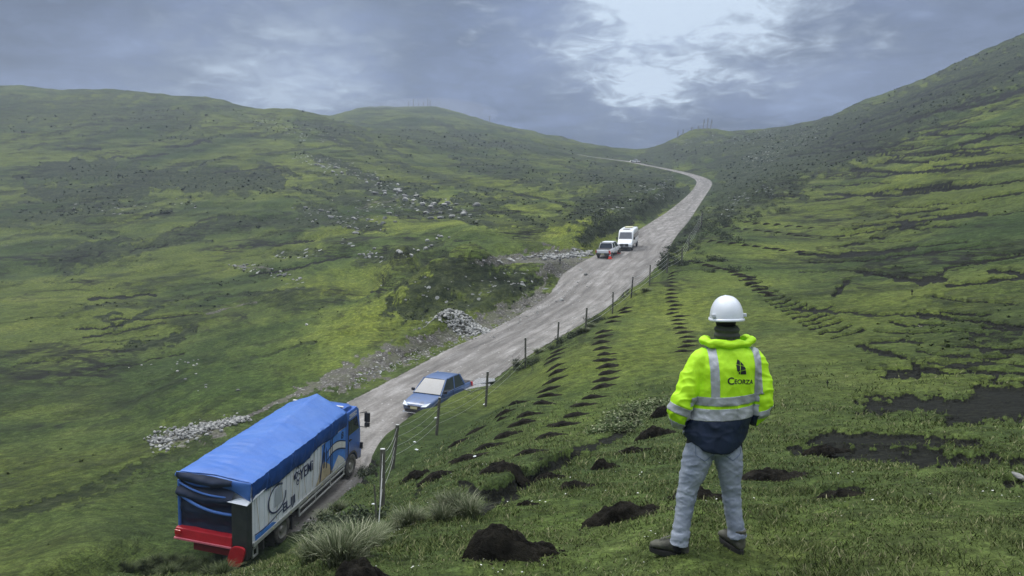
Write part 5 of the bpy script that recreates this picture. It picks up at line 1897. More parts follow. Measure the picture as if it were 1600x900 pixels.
    def band(y0, y1, fz0, fz1, n=24):
        ys_ = np.linspace(y0, y1, n)
        return [[(a, fz0(a)), (b_, fz0(b_)), (b_, fz1(b_)), (a, fz1(a))] for a, b_ in zip(ys_[:-1], ys_[1:])]
    top = 2.60
    wav = lambda a: 2.02 + .26 * math.sin((a - 5.0) * 1.7)
    slab(band(4.85, CL - .01, lambda a: max(1.14, 2.75 - (a - 4.55) * 3.0), lambda a: top, 30), m_blu, 'side_art')
    slab(band(5.45, CL - .02, lambda a: wav(a) - .30, lambda a: wav(a) - .02), m_pale, 'side_art', X + .005)
    slab(band(5.2, CL - .02, lambda a: wav(a) - .02, lambda a: wav(a) + .03), m_ink, 'side_art', X + .010)
    slab(band(5.2, CL - .02, lambda a: wav(a) - .36, lambda a: wav(a) - .30), m_ink, 'side_art', X + .010)
    slab([[(4.35, 1.12), (5.7, 1.12), (5.5, 1.55), (5.0, 1.9), (4.7, 1.5)]], m_ochre, 'side_art', X + .005)
    slab([[(5.7, 1.15), (6.9, 1.15), (6.7, 1.35), (6.3, 1.62), (6.0, 1.4)]], m_pale, 'side_art', X + .006)
    slab([[(4.62, 1.15), (4.72, 1.15), (5.12, 2.6), (5.02, 2.6)], [(4.95, 1.6), (5.05, 1.6), (5.12, 2.2), (5.0, 2.3)], [(5.2, 1.5), (5.27, 1.5), (5.27, 2.2), (5.2, 2.4)]], m_ink, 'side_art', X + .008)
    slab([[(y, 1.1), (y + .05, 1.1), (y + .05, 2.62), (y, 2.62)] for y in (5.55, 5.68)], m_ink, 'side_art', X + .014)
    # broken navy ring with a pale block inside
    ring = []
    for k in range(40):
        a0, a1 = 2 * math.pi * k / 46 + .9, 2 * math.pi * (k + 1) / 46 + .9
        ring.append([(1.55 + .60 * math.cos(a0), 1.98 + .52 * math.sin(a0)), (1.55 + .60 * math.cos(a1), 1.98 + .52 * math.sin(a1)),
                     (1.55 + .54 * math.cos(a1), 1.98 + .46 * math.sin(a1)), (1.55 + .54 * math.cos(a0), 1.98 + .46 * math.sin(a0))])
    slab(ring, m_ink, 'side_emblem')
    slab([[(1.35, 1.70), (1.85, 1.70), (1.85, 2.32), (1.45, 2.36)]], m_grey, 'side_emblem')
    fig = []
    for (cy_, cz_, r_) in ((2.95, 2.42, .13), (2.86, 2.25, .12), (3.02, 2.12, .14), (2.98, 1.92, .10)):
        for k in range(18):
            a0, a1 = 2 * math.pi * k / 20, 2 * math.pi * (k + 1) / 20
            fig.append([(cy_ + r_ * math.cos(a0), cz_ + r_ * math.sin(a0)), (cy_ + r_ * math.cos(a1), cz_ + r_ * math.sin(a1)), (cy_ + (r_ - .035) * math.cos(a1), cz_ + (r_ - .035) * math.sin(a1)), (cy_ + (r_ - .035) * math.cos(a0), cz_ + (r_ - .035) * math.sin(a0))])
    fig.append([(2.70, 2.30), (2.84, 2.38), (2.82, 2.14), (2.74, 2.10)])
    slab(fig, m_ink, 'side_emblem')

    def letters(body, size, y, z, mat, x=X + .002, bold=.0, sy=1.0):
        v, f_ = text_mesh(body, size, bold, .003)
        m_ = MB().add(([(x + q[2], y + q[0] * sy, z + q[1]) for q in v], f_))
        m_.build('lettering', mat, root)
    letters('YEMi', .62, 3.12, 1.92, m_ink, bold=.006, sy=.78)
    letters('EL.IJI', .46, 1.9, 1.24, m_ink, bold=.008, sy=1.0)
    letters('8', .42, 6.52, 2.22, m_ink, x=X + .012, bold=.008)
    # swirl at the rear foot of the side
    slab(band(.12, 1.9, lambda a: 1.32 - .06 * math.sin(a * 2.2), lambda a: 1.36 - .06 * math.sin(a * 2.2)), m_ink, 'side_art')
    slab([[(.15, 1.1), (1.5, 1.1), (1.2, 1.24), (.15, 1.28)]], m_blu, 'side_art', X + .002)

    # cab
    Y0, Y1 = 7.08, 8.70
    prof = [(Y0, .72), (Y0, 2.92), (Y0 + .25, 3.06), (Y1 - .42, 3.04), (Y1 - .20, 2.86), (Y1 - .02, 1.95), (Y1 + .02, 1.2), (Y1 + .02, .55), (Y1 - .28, .50), (Y1 - .36, .82), (Y1 - .62, 1.08), (Y1 - 1.02, 1.08), (Y1 - 1.28, .80), (Y1 - 1.34, .72)]
    MB().prism(prof, -1.22, 1.22).build('cab', m_cab, root, bevel=.05, seg=3, smooth=True)
    # windows
    for sx in (1, -1):
        x = sx * 1.222
        xo = sx * 1.236
        pl = [(Y0 + .42, 1.98), (Y0 + .42, 2.62), (Y1 - .42, 2.62), (Y1 - .20, 1.98)]
        vs = [(x, a, c) for a, c in pl] + [(xo, a, c) for a, c in pl]
        MB().add((vs, [(0, 1, 2, 3), (4, 5, 6, 7)] + [(i, (i + 1) % 4, (i + 1) % 4 + 4, i + 4) for i in range(4)])).build('side_window', M_GLASS, root)
        # pillar trim, door cut, handle
        MB().box(min(x, xo), max(x, xo), Y0 + .36, Y0 + .40, 1.1, 2.68).box(min(x, xo), max(x, xo), Y0 + .70, Y0 + .73, 1.99, 2.61).build('door_seam', M_BLACK, root)
        MB().box(min(x, xo) - .01, max(x, xo) + .02, Y0 + .46, Y0 + .64, 1.70, 1.76).build('door_handle', M_BLACK, root)
    MB().add(([(-1.08, Y1 - .005, 2.02), (1.08, Y1 - .005, 2.02), (1.0, Y1 - .185, 2.84), (-1.0, Y1 - .185, 2.84), (-1.08, Y1 - .06, 2.02), (1.08, Y1 - .06, 2.02), (1.0, Y1 - .24, 2.84), (-1.0, Y1 - .24, 2.84)],
              [(0, 1, 2, 3), (4, 5, 6, 7), (0, 1, 5, 4), (2, 3, 7, 6), (1, 2, 6, 5), (0, 3, 7, 4)])).build('windscreen', M_GLASS, root)
    MB().box(-1.2, 1.2, Y1 + .02, Y1 + .16, .45, .85).build('front_bumper', m_cab, root, bevel=.03)
    MB().box(-.8, .8, Y1 + .02, Y1 + .05, 1.05, 1.7).build('grille', M_BLACK, root, bevel=.01)
    for sx in (1, -1):
        MB().box(sx * 1.02 - .16, sx * 1.02 + .16, Y1 + .02, Y1 + .07, .92, 1.14).build('headlight', M_LENS, root, bevel=.02)
        MB().box(sx * 1.30 - .06 * 1, sx * 1.30 + .06, Y1 - .1, Y1 - .02, .95, 1.25).build('corner_light', M_BLACK, root, bevel=.02)
        a = Vector((sx * 1.22, Y1 - .12, 2.62))
        mr = MB()
        mr.tube(a, (sx * 1.46, Y1 + .06, 2.66), .018)
        mr.tube((sx * 1.46, Y1 + .06, 2.66), (sx * 1.48, Y1 + .08, 1.92), .018)
        mr.tube((sx * 1.48, Y1 + .08, 1.92), (sx * 1.22, Y1 - .06, 1.98), .018)
        mr.box(sx * 1.49 - .12, sx * 1.49 + .12, Y1 + .04, Y1 + .13, 2.18, 2.60)
        mr.box(sx * 1.49 - .11, sx * 1.49 + .11, Y1 + .04, Y1 + .13, 1.96, 2.14)
        mr.build('mirror', M_BLACK, root, bevel=.012)
        # mudguard
        pts = []
        for k in range(13):
            an = math.pi * k / 12
            pts.append((7.78 + .62 * math.cos(an), .56 + .60 * math.sin(an)))
        vs = [(sx * 1.235, a_, c_) for a_, c_ in pts] + [(sx * 1.235, 7.78 + (a_ - 7.78) * .86, .56 + (c_ - .56) * .86) for a_, c_ in pts] + [(sx * .85, a_, c_) for a_, c_ in pts]
        f_ = [(i, i + 1, i + 14, i + 13) for i in range(12)] + [(i, i + 1, i + 27, i + 26) for i in range(12)]
        MB().add((vs, f_)).build('mudguard', M_BLACK, root)
    # roof deflector, white trim and a black sheet painting the shade of the gap behind it
    sp = MB()
    rings = []
    for k, (y, z, w_) in enumerate([(Y0 - .02, 3.38, 1.16), (Y0 + .35, 3.36, 1.15), (Y0 + .8, 3.26, 1.12), (Y0 + 1.15, 3.05, 1.06)]):
        rings.append([(-w_, y, 3.03), (-w_, y, z - .08), (-w_ + .12, y, z), (w_ - .12, y, z), (w_, y, z - .08), (w_, y, 3.03)])
    sp.loft(rings, 0, cap=False)
    sp.build('roof_deflector', m_cab, root, smooth=True)
    MB().box(-1.10, 1.10, Y0 - .01, Y0 + .03, 3.04, 3.32).build('deflector_gap_shade', M_BLACK, root)
    MB().box(-1.15, 1.15, Y0 - .04, Y0 + .06, 3.385, 3.42).build('deflector_trim', m_pale, root)
    v, f_ = text_mesh('ZEEEZ', .26, .006, .003)
    MB().add(([(1.238 + q[2], Y0 + .42 + q[0], 2.72 + q[1]) for q in v], f_)).build('lettering', m_pale, root)
    # wheels
    for sx in (1, -1):
        wheel(root, sx * 1.08, 7.78, .50, .30, sx)
        wheel(root, sx * 1.12, 2.05, .50, .28, sx)
        wheel(root, sx * .80, 2.05, .50, .26, sx)
    return root


build_truck()


# ---- cars
def placed(root, a, b):
    """put a vehicle on the ground with its rear axle near a and heading to b"""
    a = np.array(a)
    b = np.array(b)
    d = b - a
    yaw = math.atan2(d[0], d[1])
    pitch = math.atan2(d[2], math.hypot(d[0], d[1]))
    root.matrix_world = frame_matrix(a, yaw, pitch, 0)


def road_hit(u, v):
    D = ray(u, v)
    T = np.linspace(15, 420, 6000)
    P = D[None] * T[:, None]
    b, ac, al, rz, hw = road_info(P[:, 0], P[:, 1])
    s = (P[:, 2] - rz)
    ok = np.where((s[:-1] > 0) & (s[1:] <= 0) & (b[:-1] < 8))[0]
    return P[ok[0]] if len(ok) else hit(u, v)


def car_body(root, st, mat, name='body', rnd=.14):
    m = MB()
    m.loft([cs(w, z0, z1, y, rnd=rnd) for y, w, z0, z1 in st])
    return m.build(name, mat, root, smooth=True, angle=60, sub=1)


def quad_slab(p, th, nrm):
    n_ = np.array(nrm, float)
    n_ /= np.linalg.norm(n_)
    p = [np.array(q, float) for q in p]
    vs = p + [q + n_ * th for q in p]
    k = len(p)
    return vs, [tuple(range(k)), tuple(range(k, 2 * k))] + [(i, (i + 1) % k, (i + 1) % k + k, i + k) for i in range(k)]


def arch(root, x, y, r, side):
    m = MB()
    pts = [(y + r * math.cos(math.pi * k / 12), .30 + r * math.sin(math.pi * k / 12)) for k in range(13)]
    vs = [(x, a, b) for a, b in pts] + [(x, y, .2)]
    vs2 = [(x + side * .006, a, b) for a, b in pts] + [(x + side * .006, y, .2)]
    m.add((vs + vs2, [(i, i + 1, 13) for i in range(12)] + [(i + 14, i + 15, 27) for i in range(12)] + [(i, i + 1, i + 15, i + 14) for i in range(12)]))
    m.build('wheel_arch', M_BLACK, root)


def pickup(label, mat, L=4.5, W=.85, H=1.50, wr=.31, bed=True, lift=0.0, dark_bed=True, cat='pickup'):
    """double cab pickup; local +Y is forward, origin on the ground under the middle"""
    root = empty('pickup_truck', label=label, cat=cat)
    h = L / 2
    z0 = .22 + lift
    belt = .92 + lift
    st = [(-h, W * .88, z0 + .18, belt - .02), (-h + .06, W * .97, z0 + .08, belt + .02), (-h + 1.3, W, z0, belt + .02), (0, W, z0, belt + .01), (h - 1.55, W, z0, belt), (h - 1.2, W * .99, z0, belt - .02), (h - .75, W * .97, z0, belt - .08), (h - .35, W * .93, z0, belt - .17), (h - .12, W * .86, z0 + .02, belt - .27), (h - .01, W * .74, z0 + .06, belt - .38)]
    car_body(root, st, mat)
    # cabin: glass block, roof, pillars
    top = H + lift
    r0, r1 = (-h + 1.35 if dark_bed else -h + .78), h - 1.15
    yb, yr0, yr1, yf = r0, r0 + .28, h - 1.95, r1
    gw, rw = W * .96, W * .76
    m = MB()
    m.loft([[(-gw, yb, belt - .03), (-rw, yr0, top - .05), (rw, yr0, top - .05), (gw, yb, belt - .03)][::1],
            [(-gw, yf, belt - .05), (-rw, yr1, top - .05), (rw, yr1, top - .05), (gw, yf, belt - .05)]])
    m.build('cabin', M_GLASS, root)
    m = MB()
    rings = []
    for y, zt, w_ in ((yr0 - .06, top - .06, rw * .98), (yr0 + .1, top - .02, rw * 1.02), ((yr0 + yr1) / 2, top, rw * 1.03), (yr1 - .1, top - .02, rw * 1.02), (yr1 + .07, top - .065, rw * .98)):
        rings.append([(-w_, y, zt - .05), (-w_ * .96, y, zt - .01), (-w_ * .6, y, zt + .012), (w_ * .6, y, zt + .012), (w_ * .96, y, zt - .01), (w_, y, zt - .05)])
    m.loft(rings)
    m.build('roof', mat, root, smooth=True)
    m = MB()
    for s in (1, -1):
        m.tube((s * gw, yf + .02, belt - .05), (s * rw, yr1 + .03, top - .05), .035)
        m.tube((s * gw, yb - .0, belt), (s * rw, yr0 - .03, top - .05), .05)
        m.tube((s * gw * .99, (yb + yf) / 2 - .12, belt), (s * rw * 1.0, (yr0 + yr1) / 2 - .05, top - .05), .034)
        m.tube((s * gw, yb, belt), (s * gw, yf, belt - .03), .022)
    m.build('pillar', mat, root)
    # windscreen as its own pane
    m = MB()
    e = .018
    m.add(quad_slab([(-gw * .94, yf + .0 + e, belt + .0), (gw * .94, yf + e, belt + .0), (rw * .93, yr1 + .05 + e, top - .09), (-rw * .93, yr1 + .05 + e, top - .09)], .01, (0, .6, .6)))
    m.build('windscreen', M_WSH, root)
    if bed:
        m = MB().box(-W * .86, W * .86, -h + .10, r0 - .06, belt + .018, belt + .034)
        m.build('bed_cover', M_BLACK, root)
    if bed and dark_bed:
        m = MB()
        for s in (1, -1):
            m.tube((s * W * .88, -h + .15, belt + .06), (s * W * .86, r0, belt + .16), .03)
            m.tube((s * W * .86, r0, belt + .16), (s * rw * .98, yr0, top - .02), .03)
        m.tube((-rw * .98, yr0, top - .02), (rw * .98, yr0, top - .02), .03)
        m.build('roll_bar', M_BLACK, root)
    for s in (1, -1):
        m = MB().add(quad_slab([(s * W * .45, h - .015, belt - .36), (s * W * .80, h - .05, belt - .33), (s * W * .90, h - .32, belt - .20), (s * W * .52, h - .12, belt - .27)], .02, (0, .8, .5)))
        m.build('headlight', M_LENS, root)
        MB().box(s * W * .90 - .06, s * W * .90 + .06, -h - .015, -h + .08, z0 + .35, belt - .05).build('tail_light', M_REDL, root, bevel=.01)
        MB().box(s * (W + .10) - .08, s * (W + .10) + .08, yf - .22, yf - .12, belt + .02, belt + .16).build('mirror', M_BLACK, root, bevel=.02)
        MB().box(s * W - .008 if s > 0 else -W - .006, s * W + .006 if s > 0 else -W + .008, -.12, -.10, z0 + .12, belt - .02).box(min(s * W, s * (W + .005)), max(s * W, s * (W + .005)), yf - .2, yf - .18, z0 + .12, belt - .05).build('door_seam', M_BLACK, root)
        for y in (h - .82, -h + .88):
            arch(root, s * (W + .001), y, wr + .06, s)
            wheel(root, s * (W - .08), y, wr, .2, s)
    MB().box(-W * .42, W * .42, h - .03, h + .02, belt - .42, belt - .33).build('grille', M_BLACK, root, bevel=.01)
    MB().box(-W * .62, W * .62, h - .02, h + .02, z0 + .08, z0 + .20).build('air_intake', M_BLACK, root, bevel=.01)
    MB().prism([(h - .1, z0 + .0), (h + .05, z0 + .01), (h + .05, z0 + .045), (h - .1, z0 + .05)], -W * .78, W * .78).build('bumper_trim', M_CHROME, root)
    MB().box(-.2, .2, h + .02, h + .035, z0 + .22, z0 + .33).build('number_plate', M_PLATE, root)
    MB().box(-W * .9, W * .9, -h - .07, -h + .04, z0 + .1, z0 + .30).build('rear_bumper', M_BLACK, root, bevel=.02)
    MB().box(-.2, .2, -h - .085, -h - .07, z0 + .15, z0 + .26).build('number_plate', M_PLATE, root)
    return root


def centre_place(root, rear_px, front_px, lift=0.0):
    a = road_hit(*rear_px)
    b = road_hit(*front_px)
    mid = (a + b) / 2
    d = (b - a)
    yaw = math.atan2(d[0], d[1])
    z = []
    hl = 1.4
    fx, fy = math.sin(yaw), math.cos(yaw)
    zf = float(full_z(mid[0] + fx * hl, mid[1] + fy * hl))
    zr = float(full_z(mid[0] - fx * hl, mid[1] - fy * hl))
    root.matrix_world = frame_matrix((mid[0], mid[1], (zf + zr) / 2 + lift), yaw, math.atan2(zf - zr, 2 * hl), 0)
    print(root.name, mid, math.degrees(yaw), np.linalg.norm(b - a))


car = pickup('dusty blue grey compact pickup driving towards the camera ahead of the blue truck', M_BLUECAR, L=4.15, W=.86, H=1.56, lift=.05, dark_bed=False)
centre_place(car, (715, 622), (652, 652))
car.matrix_world = car.matrix_world @ Matrix.Scale(1.13, 4)
wp = pickup('white double cab pickup parked left of the road behind an orange cone', M_WHITE, L=5.0, W=.92, H=1.62, wr=.37, lift=.16)
wp.location = (0, 0, 0)
centre_place(wp, (946, 402), (957, 396))


def build_van():
    root = empty('passenger_van', label='white high roof passenger van with black grille facing the camera behind the white pickup', cat='van')
    h, W = 2.9, .99
    top = 2.62
    st = [(-h, W * .95, .34, top - .12), (-h + .08, W, .26, top - .04), (-h + 2, W, .26, top), (h - 2.0, W, .26, top), (h - 1.75, W * .99, .26, top - .10), (h - 1.45, W * .98, .26, top - .42), (h - 1.05, W * .98, .26, 1.42), (h - .55, W * .97, .26, 1.18), (h - .12, W * .93, .28, 1.02), (h, W * .86, .34, .86)]
    car_body(root, st, M_WHITE, rnd=.22)
    MB().add(quad_slab([(-W * .86, h - 1.02, 1.46), (W * .86, h - 1.02, 1.46), (W * .76, h - 1.54, 2.26), (-W * .76, h - 1.54, 2.26)], .03, (0, .8, .5))).build('windscreen', M_WSH, root)
    for s in (1, -1):
        x = s * (W + .004)
        MB().add(quad_slab([(x, h - 1.25, 1.36), (x, h - 1.62, 2.02), (x, h - 2.3, 2.02), (x, h - 2.3, 1.36)], s * .008, (1, 0, 0))).build('side_window', M_GLASS, root)
        MB().add(quad_slab([(x, h - 2.4, 1.40), (x, h - 2.4, 2.06), (x, -h + .3, 2.06), (x, -h + .3, 1.40)], s * .008, (1, 0, 0))).build('side_window', M_GLASS, root)
        MB().add(quad_slab([(s * W * .58, h + .0, .80), (s * W * .92, h - .06, .84), (s * W * .95, h - .40, 1.06), (s * W * .66, h - .05, .98)], .02, (0, .8, .5))).build('headlight', M_LENS, root)
        MB().box(s * (W + .14) - .10, s * (W + .14) + .10, h - 1.32, h - 1.2, 1.36, 1.68).build('mirror', M_BLACK, root, bevel=.03)
        for y in (h - .95, -h + 1.2):
            arch(root, s * (W + .002), y, .42, s)
            wheel(root, s * (W - .1), y, .36, .22, s)
    MB().box(-W * .55, W * .55, h - .02, h + .03, .62, .98).build('grille', M_BLACK, root, bevel=.03)
    MB().box(-W * .95, W * .95, h - .05, h + .06, .28, .56).build('front_bumper', M_BLACK, root, bevel=.03)
    v = []
    m = MB()
    for k in range(18):
        a0, a1 = 2 * math.pi * k / 18, 2 * math.pi * (k + 1) / 18
        m.tube((.15 * math.cos(a0), h + .04, .80 + .15 * math.sin(a0)), (.15 * math.cos(a1), h + .04, .80 + .15 * math.sin(a1)), .018, n=6)
    for a in (math.pi / 2, math.pi * 7 / 6, math.pi * 11 / 6):
        m.tube((0, h + .04, .80), (.15 * math.cos(a), h + .04, .80 + .15 * math.sin(a)), .018, n=6)
    m.build('badge', M_CHROME, root)
    m = MB().box(-.5, .5, -1.7, -.6, top + .02, top + .12).build('roof_hatch', M_PLATE, root, bevel=.03)
    MB().box(-.45, .45, .6, 1.0, top - .0, top + .05).build('roof_vent', simple_mat('grey_vent', (.4, .4, .42), .5), root, bevel=.02)
    return root


van = build_van()
centre_place(van, (986, 384), (976, 392))
far = pickup('tiny white car with bright headlights near the top of the pass road', M_WHITE, L=4.4, W=.9, H=1.6, wr=.33, bed=False, cat='car')
far.name = 'white_car'
centre_place(far, (1000, 255), (985, 253.5))
ml = new_mat('lit_headlights')
nt = ml.node_tree
em = N(nt, 'ShaderNodeEmission', ins={'Color': (1, .98, .92, 1), 'Strength': 14.0})
N(nt, 'ShaderNodeOutputMaterial', ins={0: em.outputs[0]})
for ch in far.children:
    if ch.name.startswith('headlight'):
        ch.data.materials[0] = ml


def cone(label, u, v, s=1.0):
    p = road_hit(u, v)
    z = float(full_z(p[0], p[1]))
    root = empty('traffic_cone', (p[0], p[1], z), label, 'traffic cone')
    n = 20
    m = MB()
    m.loft([[(math.cos(2 * math.pi * k / n) * r_ * s, math.sin(2 * math.pi * k / n) * r_ * s, zz * s) for k in range(n)] for r_, zz in ((.19, .04), (.13, .3), (.10, .48), (.05, .82), (.04, .83))])
    m.build('cone', M_ORANGE, root, smooth=True)
    MB().box(-.24 * s, .24 * s, -.24 * s, .24 * s, 0, .045 * s).build('base', M_ORANGE, root, bevel=.01)
    m = MB()
    m.loft([[(math.cos(2 * math.pi * k / n) * r_ * s, math.sin(2 * math.pi * k / n) * r_ * s, zz * s) for k in range(n)] for r_, zz in ((.134, .31), (.108, .47))], cap=False)
    m.build('white_band', M_CHROME, root, smooth=True)


cone('orange traffic cone standing behind the white pickup', 953, 404.5, 1.15)
cone('orange traffic cone half hidden between the white pickup and the van', 966.5, 396, 1.0)


# ------------------------------------------------------------------ the man in the high visibility jacket
from mathutils.bvhtree import BVHTree
S_ = 5.05 / F


def ux(u):
    return (u - 1118) * S_


def vz(v):
    return (864 - v) * S_


def ring(cx, cy, cz, rx, ry, n=28, tilt=(0, 0), sq=1.0, zf=None):
    pts = []
    for k in range(n):
        a = 2 * math.pi * k / n
        c, s = math.cos(a), math.sin(a)
        c = abs(c) ** sq * math.copysign(1, c)
        s = abs(s) ** sq * math.copysign(1, s)
        x, y = c * rx, s * ry
        z = x * tilt[0] + y * tilt[1]
        if zf:
            z += zf(c, s)
        pts.append((cx + x, cy + y, cz + z))
    return pts


def limb(path, n=20):
    """loft along a 3D path: (x, y, z, r)"""
    P = [np.array(p[:3], float) for p in path]
    rings = []
    up = np.array([0, 1.0, 0])
    for i, p in enumerate(P):
        d = P[min(i + 1, len(P) - 1)] - P[max(i - 1, 0)]
        d /= np.linalg.norm(d)
        a = np.cross(up, d)
        if np.linalg.norm(a) < .2:
            a = np.cross([1.0, 0, 0], d)
        a /= np.linalg.norm(a)
        b = np.cross(d, a)
        r_ = path[i][3]
        rb = path[i][4] if len(path[i]) > 4 else r_
        rings.append([p + a * math.cos(t) * r_ + b * math.sin(t) * rb for t in np.linspace(0, 2 * math.pi, n, endpoint=False)])
    return rings


def smooth_path(path, k=4):
    P = np.array([list(p) + [p[3]] * (5 - len(p)) for p in path], float)
    return [tuple(q) for q in _catmull(P, k)]


def fuse(mb, name, mats, parent, voxel=.008, smooth=6, fold=None, levels=0):
    """join the shapes of mb into one continuous skin"""
    tmp = mb.build(name + '_tmp', mats)
    md = tmp.modifiers.new('r', 'REMESH')
    md.mode = 'VOXEL'
    md.voxel_size = voxel
    ms = tmp.modifiers.new('s', 'SMOOTH')
    ms.iterations = smooth
    ms.factor = .5
    dg = bpy.context.evaluated_depsgraph_get()
    me = bpy.data.meshes.new_from_object(tmp.evaluated_get(dg))
    me.name = name
    bpy.data.objects.remove(tmp)
    if fold:
        n = len(me.vertices)
        co = np.empty(n * 3, np.float32)
        me.vertices.foreach_get('co', co)
        co = co.reshape(-1, 3)
        no = np.array([v.normal[:] for v in me.vertices])
        co = co + no * fold(co)[:, None]
        me.vertices.foreach_set('co', co.astype(np.float32).ravel())
        me.update()
    me.materials.clear()
    for m_ in (mats if isinstance(mats, (list, tuple)) else [mats]):
        me.materials.append(m_)
    me.polygons.foreach_set('use_smooth', [True] * len(me.polygons))
    me.polygons.foreach_set('material_index', [0] * len(me.polygons))
    o = bpy.data.objects.new(name, me)
    COL.objects.link(o)
    o.parent = parent
    return o


_fl, _fr = hit(1050, 861), hit(1150, 859)
person = empty('person', label='man in yellow high visibility jacket, white helmet and pale jeans, hands in pockets', cat='person')
PO = at(1118, 864, 5.05)
PO[2] = (_fl[2] + _fr[2]) / 2
person.location = PO
person.rotation_euler = (0, -.022, 0)
print('feet', _fl, _fr, PO)
zl = _fl[2] - PO[2]
zr_ = _fr[2] - PO[2]

M_SKIN = simple_mat('skin', (.42, .24, .16), .55)
M_HOOD = simple_mat('black_balaclava', (.010, .010, .012), .85, bump=.003, scale=40)
M_HV = simple_mat('high_vis_yellow', (.50, .90, .012), .65, var=.06, scale=5, bump=.004)
M_NAVY = simple_mat('navy_shell', (.008, .018, .048), .6, var=.3, scale=6, bump=.004)
M_SILV = simple_mat('reflective_tape', (.42, .44, .47), .42, metal=.15, var=.22, scale=14, bump=.004)
M_JEAN = simple_mat('faded_denim', (.31, .345, .41), .85, var=.28, scale=7, bump=.004, dirt=(.15, .19, .27), dirt_amt=.8)
M_BOOT = simple_mat('worn_boot_leather', (.055, .055, .045), .75, var=.4, scale=14, dirt=(.13, .13, .09), dirt_amt=.8, bump=.004)
M_SOLE = simple_mat('boot_sole', (.02, .02, .018), .8)
M_HELM = simple_mat('white_helmet_shell', (.78, .82, .88), .28, var=.02, coat=.4)
M_HELMG = simple_mat('helmet_grey', (.55, .58, .62), .5)
M_GAITER = simple_mat('olive_gaiter', (.045, .05, .04), .85, var=.3, scale=12, bump=.004)

HX, HY = ux(1136), .02
# body: one skin from head to toes, mostly covered
b = MB()
b.loft([ring(HX, HY + .01, vz(505) - .03, .055, .06), ring(HX, HY + .015, vz(500), .068, .082), ring(HX, HY + .02, vz(493), .078, .098), ring(HX, HY + .02, vz(484), .080, .102), ring(HX, HY + .015, vz(472), .074, .092), ring(HX, HY + .01, vz(464), .045, .055)])
b.loft([ring(HX, HY, vz(540), .062, .062), ring(HX, HY, vz(500), .058, .062)])
b.loft([ring(0, 0, .85, .15, .10), ring(.04, 0, 1.05, .145, .09), ring(.07, 0, 1.30, .17, .095), ring(HX, 0, 1.40, .13, .08), ring(HX, 0, vz(536), .06, .06)])
for s in (-1, 1):
    b.tube((HX, .115, vz(492)), (HX, .135, vz(494)), .016, .011, 8)
    b.add(tube((HX + s * .080, .02, vz(489)), (HX + s * .092, .01, vz(487)), .022, .018, 10))
LARM = [(-.06, 0, 1.36, .05), (-.15, -.02, 1.24, .045), (-.225, -.05, 1.08, .038), (-.235, .0, .97, .032), (-.20, .06, .90, .027)]
RARM = [(.22, 0, 1.36, .05), (.275, -.02, 1.22, .045), (.29, -.05, 1.09, .038), (.265, .0, .98, .032), (.225, .06, .905, .027)]
LLEG = [(-.08, .0, .86, .10), (-.12, .0, .70, .085), (-.165, .01, .48, .055), (-.20, .0, .34, .05), (-.25, -.01, .10 + zl, .036), (-.262, 0, .05 + zl, .036)]
RLEG = [(.07, .0, .86, .10), (.095, .0, .70, .085), (.10, .01, .48, .055), (.115, .0, .34, .05), (.14, -.01, .10 + zr_, .036), (.145, 0, .05 + zr_, .036)]
for pth in (LARM, RARM, LLEG, RLEG):
    b.loft(limb(smooth_path(pth)))
# hands curled into the jacket pockets: palm, four fingers, thumb
for pth, sg in ((LARM, 1), (RARM, -1)):
    w = np.array(pth[-1][:3])
    dr = np.array([sg * .55, .45, -.65])
    dr /= np.linalg.norm(dr)
    sd_ = np.array([0, .75, .55])
    sd_ /= np.linalg.norm(sd_)
    pc_ = w + dr * .055
    b.loft(limb([tuple(w) + (.027,), tuple(w + dr * .03) + (.036, .022), tuple(w + dr * .08) + (.042, .018), tuple(w + dr * .10) + (.036, .014)]))
    for k in range(4):
        f0 = w + dr * .09 + sd_ * (k - 1.5) * .019
        ln = (.062, .070, .066, .052)[k]
        f1 = f0 + dr * ln * .5 + np.array([sg * .004, .0, -.004])
        f2 = f1 + (dr + np.array([sg * .5, 0, .1])) * ln * .45
        b.loft(limb([tuple(f0) + (.0095,), tuple(f1) + (.009,), tuple(f2) + (.0075,)], 10))
    t0 = w + dr * .03 + sd_ * .03
    b.loft(limb([tuple(t0) + (.012,), tuple(t0 + dr * .03 + sd_ * .022) + (.011,), tuple(t0 + dr * .06 + sd_ * .026) + (.009,)], 10))
body = fuse(b, 'body', [M_HOOD, M_SKIN], person, .006, 3)
for pl in body.data.polygons:
    c = pl.center
    if c.y > .085 and vz(500) < c.z < vz(481) and abs(c.x - HX) < .055:
        pl.material_index = 1

# trousers


def jean_fold(co):
    x, y, z = co[:, 0], co[:, 1], co[:, 2]
    leg = np.where(x < 0, 1.0, -1.0)
    knee = np.exp(-((z - .42) / .11) ** 2)
    ank = np.exp(-((z - .14) / .07) ** 2)
    hip = np.exp(-((z - .66) / .10) ** 2)
    w = z * 75 + 9 * x * leg + 2.6 * noise2(x * 9 + 4, z * 9, 3) + 12 * y
    a = np.sin(w) * (.0022 * knee + .005 * ank + .001 * hip)
    rd = 1 - np.abs(noise2(x * 7 + z * 5 + leg * 3, z * 13 - x * 9 * leg, 13)) * 1.6
    rd2 = 1 - np.abs(noise2(x * 12 - z * 6, z * 22 + x * 8 * leg + y * 9, 14)) * 1.6
    a += (.0032 * np.clip(rd, 0, 1) ** 3 + .0034 * np.clip(rd2, 0, 1) ** 3) * (.35 + knee + ank + .6 * hip)
    a += .003 * fbm(x * 10 + y * 8, z * 14, 3, 12) - .003
    return a


